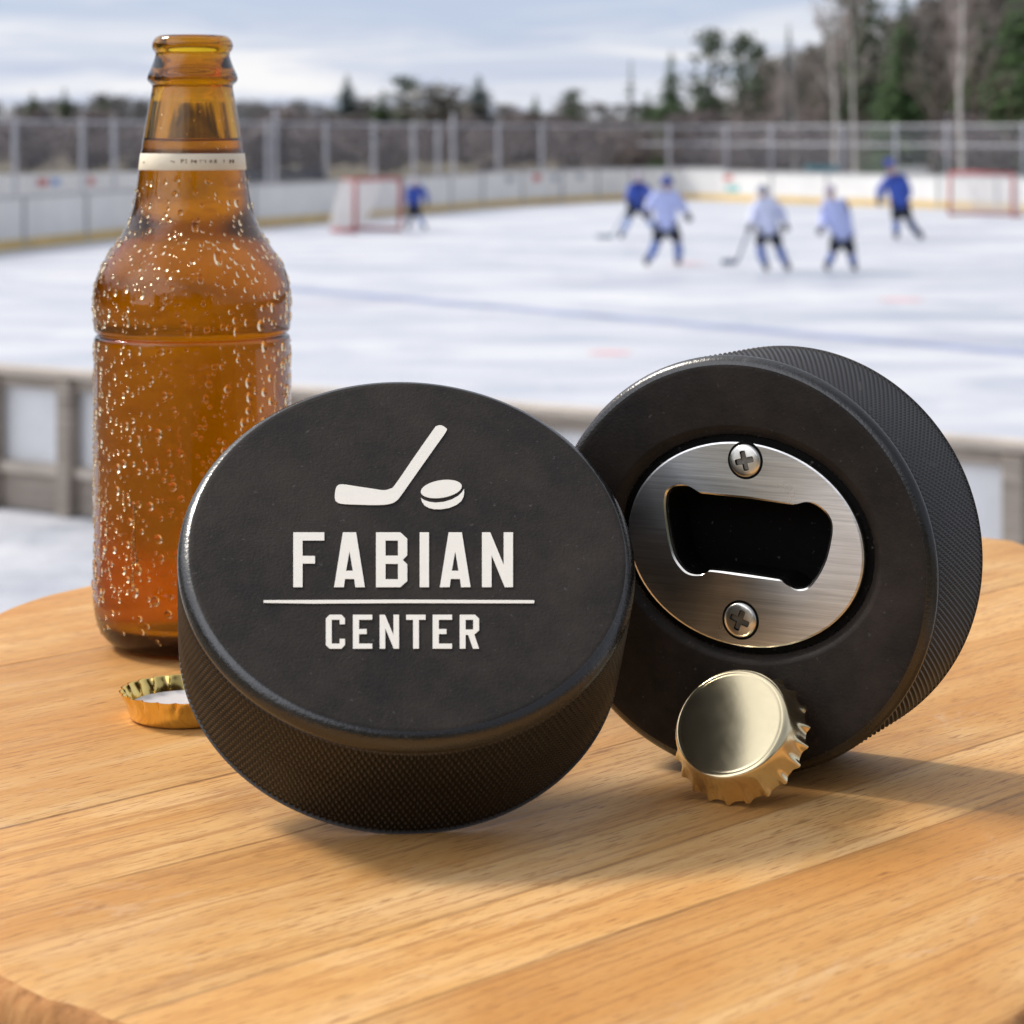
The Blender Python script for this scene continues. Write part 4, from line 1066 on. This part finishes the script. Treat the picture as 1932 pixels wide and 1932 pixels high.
# ------------------------------------------------------------------ trees
def conifer_mesh(h, rb, seed, sparse=1.0, start=.06):
    rng = random.Random(seed); tr = MB(); tr.tube([(0, 0, 0), (.02*h*rng.uniform(-.3, .3), 0, h*.5), (0, 0, h*.98)], [h*.020, h*.013, h*.003], 7)
    cr = MB(); z = start*h; step = h*.030/sparse
    while z < h*.985:
        f = 1-(z/h-start)/(1-start); r = rb*(f**.85)*rng.uniform(.75, 1.1)+.02*h*rng.random()*f+.04
        nb = max(4, int(7+3*f)); a0 = rng.random()*6.28
        for b in range(nb):
            if rng.random() > sparse*1.05: continue
            a = a0+2*PI*b/nb+rng.uniform(-.3, .3); L_ = r*rng.uniform(.6, 1.15); dr = L_*rng.uniform(.15, .50)
            d = Vector((math.cos(a), math.sin(a), 0)); sd = Vector((-d.y, d.x, 0))
            K = 5
            for j in range(K):
                t0, t1 = j/K, (j+1)/K
                c0 = d*L_*t0+Vector((0, 0, z-dr*t0**1.4)); c1 = d*L_*t1+Vector((0, 0, z-dr*t1**1.4))
                wd = (.30*L_*(1-.75*t0)+.03*h*.5)*rng.uniform(.6, 1.2); dp = Vector((0, 0, -wd*rng.uniform(.2, .8)))
                cr.add([c0, c1, c0.lerp(c1, .8)+sd*wd+dp], [(0, 1, 2)]); cr.add([c0, c1, c0.lerp(c1, .8)-sd*wd+dp*rng.uniform(.5, 1.2)], [(0, 1, 2)])
                if rng.random() < .5: cr.add([c0, c1, c0.lerp(c1, .6)+Vector((0, 0, -wd*.9))+d*.05], [(0, 1, 2)])
        z += step*rng.uniform(.7, 1.3)
    return tr, cr
def pine_mesh(h, seed, spread=.22):
    rng = random.Random(seed); tr = MB(); k = rng.uniform(-.03, .03)*h
    tr.tube([(0, 0, 0), (k*.5, 0, h*.4), (k, 0, h*.75), (k*.8, 0, h*.98)], [h*.020, h*.016, h*.009, h*.003], 7)
    cr = MB()
    for i in range(34):
        z = h*rng.uniform(.30, .99); f = 1-abs(z/h-.68)/.42; L_ = h*spread*max(.25, f)*rng.uniform(.35, 1.1); a = rng.random()*6.28
        d = Vector((math.cos(a), math.sin(a), rng.uniform(0, .45))); s0 = Vector((k*.9, 0, z)); e_ = s0+d*L_
        tr.tube([s0, s0.lerp(e_, .6)+Vector((0, 0, -.03*h*.5)), e_], [h*.005, h*.003, h*.001], 4)
        for q in range(30):
            c = s0.lerp(e_, rng.uniform(.25, 1.1))+Vector((rng.gauss(0, 1), rng.gauss(0, 1), rng.gauss(0, .8)))*h*.040
            u_ = Vector((rng.gauss(0, 1), rng.gauss(0, 1), rng.gauss(0, .6))).normalized()*h*rng.uniform(.012, .028); v_ = u_.cross(Vector((rng.gauss(0, 1), rng.gauss(0, 1), rng.gauss(0, 1)))).normalized()*h*rng.uniform(.008, .02)
            cr.add([c-u_-v_*.4, c+u_*.9-v_, c+u_+v_*.5, c-u_*.5+v_], [(0, 1, 2, 3)])
    return tr, cr
def bare_mesh(h, seed, rad=.013, up=.75, start=.25, twigs=9):
    rng = random.Random(seed); tr = MB(); cr = MB(); pts = []; x = y = 0.0
    for i in range(7):
        pts.append(Vector((x, y, h*i/6))); x += rng.uniform(-.018, .018)*h; y += rng.uniform(-.018, .018)*h
    tr.tube(pts, [h*rad*(1-.13*i) for i in range(7)], 8)
    def branch(p, d, L_, r, lvl):
        q = [p]; 
        for j in range(3):
            d = (d+Vector((rng.gauss(0, .14), rng.gauss(0, .14), .10+rng.gauss(0, .07)))).normalized(); q.append(q[-1]+d*L_/3)
        if lvl < 2: cr.tube(q, [r, r*.75, r*.5, r*.22], 4 if lvl else 5, cap=False)
        else:
            sd = d.cross(Vector((rng.gauss(0, 1), rng.gauss(0, 1), rng.gauss(0, 1)))).normalized()*max(r, h*.0011)
            cr.add([q[0]-sd, q[0]+sd, q[2]+sd*.7, q[2]-sd*.7, q[3]], [(0, 1, 2, 3), (3, 2, 4)]); return
        for j in range(6 if lvl == 0 else twigs):
            t = rng.uniform(.2, 1.0); i = min(2, int(t*3)); b = q[i].lerp(q[i+1], t*3-i)
            dd = (d*.7+Vector((rng.gauss(0, .6), rng.gauss(0, .6), rng.gauss(.15, .4)))).normalized(); branch(b, dd, L_*rng.uniform(.35, .6), r*.45, lvl+1)
    for i in range(20):
        t = start+(1-start)*(i+rng.random())/20; k = min(5, int(t*6)); p = pts[k].lerp(pts[k+1], t*6-k); a = rng.random()*6.28; L_ = h*.30*(1.12-t)**.7*rng.uniform(.6, 1.1)
        branch(p, Vector((math.cos(a), math.sin(a), up*rng.uniform(.7, 1.5))).normalized(), L_, h*rad*.42*(1.1-t), 0)
    return tr, cr
PROTO = {}
def proto(kind, tr, cr, tm, cm):
    e = empty(kind); a = tr.build('trunk', M[tm], e, smooth=True, fix=False); b = cr.build('crown', M[cm], e, fix=False); PROTO[kind] = [e, False, a, b]
specs = [('spruce_tree', conifer_mesh(10, 2.2, 1), 'bark', 'spruce', 10), ('blue_spruce', conifer_mesh(10, 2.0, 2, .95), 'bark', 'spruce_blue', 10), ('thin_conifer', conifer_mesh(10, 1.3, 3, .55, .25), 'bark', 'spruce_blue', 10), ('dense_conifer', conifer_mesh(10, 2.5, 9, 1.25, .03), 'bark', 'spruce', 10),
         ('dense_blue', conifer_mesh(10, 2.5, 19, 1.35, .03), 'bark', 'spruce_blue', 10), ('pine_tree', pine_mesh(10, 4), 'bark', 'pine', 10), ('slender_pine', pine_mesh(10, 5, .16), 'bark', 'pine', 10), ('birch_tree', bare_mesh(10, 6, .0135, .9, .34), 'birch', 'twig_pale', 10), ('slim_birch', bare_mesh(10, 16, .0105, 1.1, .42, 8), 'birch', 'twig_pale', 10),
         ('bare_tree', bare_mesh(10, 7, .013, .7), 'bark', 'twig', 10), ('twiggy_tree', bare_mesh(10, 8, .011, .8, .14, 12), 'bark', 'twig_pale', 10), ('olive_tree', bare_mesh(10, 12, .012, .7, .12, 13), 'bark', 'twig_olive', 10), ('round_tree', pine_mesh(10, 44, .30), 'bark', 'woods', 10)]
for k, (t_, c_), tm, cm, h0 in specs: proto(k, t_, c_, tm, cm)
NICE = dict(spruce_tree='spruce_tree', blue_spruce='spruce_tree', dense_blue='spruce_tree', thin_conifer='larch_tree', dense_conifer='spruce_tree', pine_tree='pine_tree', slender_pine='pine_tree', birch_tree='birch_tree', slim_birch='birch_tree', bare_tree='bare_tree', twiggy_tree='bare_tree', olive_tree='bare_tree', round_tree='broad_tree')
def tree(kind, u, top, Y, label, wid=1.0, group='trees in the woods beyond the fence', rot=None, lean=0.0, hgt=None):
    pr = PROTO[kind]
    e = copy_tree(pr[0]) if pr[1] else pr[0]; pr[1] = True
    e.name = NICE[kind]
    h = hgt or (CAMZ+(V0-top)/F*Y); s_ = h/10
    e.location = ((u-U0)/F*Y, Y, -.03); e.scale = (s_*wid, s_*wid, s_); e.rotation_euler = (0, lean, rot if rot is not None else (u*1.7) % 6.28)
    tag(e, label, 'tree', group); return e
G2 = 'trees on the far skyline'
for a in [('dense_blue', 655, 146, 260, 'pointed dark conifer standing alone on the skyline, just right of the bottle', 1.15), ('spruce_tree', 722, 176, 250, 'low round conifer on the skyline, second right of the bottle', 1.6), ('pine_tree', 764, 158, 255, 'broad dark pine on the skyline, left of the brown crown', 1.3),
          ('round_tree', 812, 168, 240, 'rounded brown tree on the skyline between pine and spire', 1.5), ('round_tree', 856, 172, 250, 'olive brown broad tree left of the skyline spire', 1.3), ('dense_blue', 903, 148, 250, 'pointed conifer spire at the right end of the skyline clump', 1.45), ('spruce_tree', 1010, 184, 300, 'tiny conifer on the low skyline in the gap before the woods', 1.2), ('pine_tree', 1080, 182, 300, 'small round pine on the low skyline, left of the woods', 1.2),
          ('round_tree', 690, 194, 260, 'short brownish tree between the two first skyline conifers', 1.5), ('spruce_tree', 62, 178, 300, 'short conifer on the skyline above the left fence corner', 1.2), ('spruce_tree', 122, 172, 300, 'taller conifer on the skyline above the second left fence post', 1.2), ('spruce_tree', 196, 182, 300, 'small conifer on the skyline left of the bottle neck', 1.3)]:
    tree(a[0], a[1], a[2]-9, a[3], a[4], wid=a[5]*(1.15 if a[0] == 'pine_tree' else 1.5), group=G2)
for a in [('thin_conifer', 1190, 106, 150, 'thin see-through larch at the left end of the woods', 1.1, 0), ('spruce_tree', 1222, 168, 140, 'short green spruce at the foot of the larch', 1.6, 0), ('dense_conifer', 1266, 90, 135, 'dense green spruce with pointed top, left in the woods', 1.15, 0),
          ('olive_tree', 1300, 150, 140, 'low olive thicket tree beside the pointed green spruce', 1.5, 0), ('pine_tree', 1345, 66, 130, 'open crowned pine with sky showing through, left of two', .95, 0), ('pine_tree', 1398, 72, 128, 'open crowned pine with sky showing through, right of two', .9, 0),
          ('slender_pine', 1430, 88, 135, 'slender pine beside the pale birch thicket', .9, 0), ('twiggy_tree', 1452, 112, 118, 'pale pinkish leafless birch thicket in the middle of the woods', 1.3, 0), ('slim_birch', 1478, 120, 110, 'grey stemmed birch just left of the dark spire', .9, 0), ('dense_blue', 1488, 40, 135, 'tall narrow dark spire rising from the middle of the woods', .6, 0),
          ('slim_birch', 1500, 96, 112, 'grey stemmed birch just right of the dark spire', .9, 0), ('twiggy_tree', 1530, 98, 120, 'pinkish leafless tree between the spire and the white birches', 1.2, 0), ('olive_tree', 1555, 60, 125, 'olive brown leafless tree behind the leaning birch', 1.1, 0), ('birch_tree', 1578, -90, 84, 'white birch trunk leaning left, leftmost of the bright trunks', .72, -.035),
          ('slim_birch', 1614, -80, 88, 'thin white birch trunk right beside the leaning birch', .85, -.01), ('slender_pine', 1600, -30, 120, 'slender dark pine behind the pair of white birches', .8, 0), ('slender_pine', 1638, -60, 118, 'slender dark pine left of the big green spruce', .8, 0), ('bare_tree', 1655, -20, 125, 'grey leafless tree between pines and big green spruce', 1.0, 0),
          ('dense_conifer', 1706, -40, 105, 'big dark green spruce, broadest tree in the woods', .92, 0), ('spruce_tree', 1668, 120, 112, 'half grown green spruce at the left foot of the big spruce', 1.4, 0), ('bare_tree', 1756, -90, 100, 'grey leafless tree between the big spruce and the forked birch', 1.0, 0), ('birch_tree', 1816, -170, 82, 'brightest forked white birch standing close behind the fence at right', .75, .03),
          ('olive_tree', 1775, 60, 120, 'olive brown leafless tree low behind the forked birch', 1.4, 0), ('bare_tree', 1850, -100, 98, 'dark leafless tree just right of the forked birch', 1.0, 0), ('dense_conifer', 1905, -20, 120, 'very dark spruce at the right edge of the woods', 1.2, 0), ('dense_conifer', 1850, 10, 130, 'dark spruce behind the forked birch', 1.3, 0),
          ('spruce_tree', 1955, -120, 110, 'dark spruce cut by the right picture edge', 1.3, 0), ('olive_tree', 1900, 130, 95, 'brown bushy tree behind the right goal', 1.5, 0), ('olive_tree', 1620, 150, 118, 'olive brown bushy tree at the foot of the white birches', 1.6, 0), ('twiggy_tree', 1385, 165, 118, 'grey brown bush tree under the open crowned pines', 1.6, 0), ('spruce_tree', 1320, 172, 120, 'small green spruce under the left open crowned pine', 1.5, 0)]:
    tree(*a[:5], wid=a[5], lean=a[6])
for _k, _pr in PROTO.items():          # kinds that were not planted
    if not _pr[1]:
        for _o in (_pr[2], _pr[3], _pr[0]): bpy.data.objects.remove(_o)
# woods and scrub nobody could count
def mass(name, items, keep, mat):
    m = MB()
    for (src, x, y, s_, sx, rot) in items:
        V = np.array(keep[src].v); c, si = math.cos(rot), math.sin(rot)
        X = (V[:, 0]*c-V[:, 1]*si)*s_*sx+x; Yv = (V[:, 0]*si+V[:, 1]*c)*s_*sx+y; o = len(m.v)
        m.v += list(zip(X, Yv, V[:, 2]*s_)); m.f += [tuple(i+o for i in f) for f in keep[src].f]; m.mi += [0]*len(keep[src].f)
    return tag(m.build(name, mat, fix=False), kind='stuff')
lo1 = conifer_mesh(10, 2.6, 21, .75)[1]; lo2 = pine_mesh(10, 22, .3)[1]; lo3 = bare_mesh(10, 23, .012, .7, .05, 5)[1]; keep = [lo1, lo2, lo3]
rng = random.Random(5); items = []
for i in range(330):
    u = rng.uniform(-150, 1500); Y = rng.uniform(330, 430)
    tv = 202+5*math.sin(u*.021)+4*math.sin(u*.05+1)-(10 if u < 300 else 0)+rng.uniform(-4, 8)
    h = CAMZ+(V0-tv)/F*Y; items.append((rng.choice((0, 1, 1, 2)), (u-U0)/F*Y, Y, h/10, rng.uniform(1.1, 1.8), rng.random()*6))
mass('treeline', items, keep, M['far'])
items = []
for i in range(200):
    u = rng.uniform(1270, 2250); Y = rng.uniform(140, 190)
    tv = max(-110, 190-(u-1270)*.40)+rng.uniform(0, 110)
    h = CAMZ+(V0-tv)/F*Y; items.append((rng.choice((0, 1, 1, 2, 2)), (u-U0)/F*Y, Y, h/10, rng.uniform(.9, 1.5), rng.random()*6))
mass('woods', items, keep, M['woods'])
items = []
for i in range(150):
    az_ = rng.uniform(math.radians(-208), math.radians(-34))      # unseen ring behind and left, added to darken the bottle's reflections
    if math.radians(-146) < az_ < math.radians(-124): continue      # gap left so a bright band mirrors in the bottle
    r_ = rng.uniform(46, 64); h = rng.uniform(8.5, 13.5)
    items.append((rng.choice((0, 1, 1)), r_*math.sin(az_), r_*math.cos(az_)+4, h/10, rng.uniform(1.1, 1.7), rng.random()*6))
mass('woods', items, keep, M['spruce'])
sc1 = bare_mesh(10, 31, .010, .5, .02, 8)[1]; keep = [sc1, pine_mesh(10, 32, .42)[1]]
items = []
for i in range(280):
    u = rng.uniform(-200, 2150); Y = rng.uniform(92, 150)
    h = rng.uniform(1.9, 3.0); items.append((rng.choice((0, 1, 1)), (u-U0)/F*Y, Y, h/10, rng.uniform(1.6, 2.4), rng.random()*6))
mass('undergrowth', items, keep, M['scrub'])
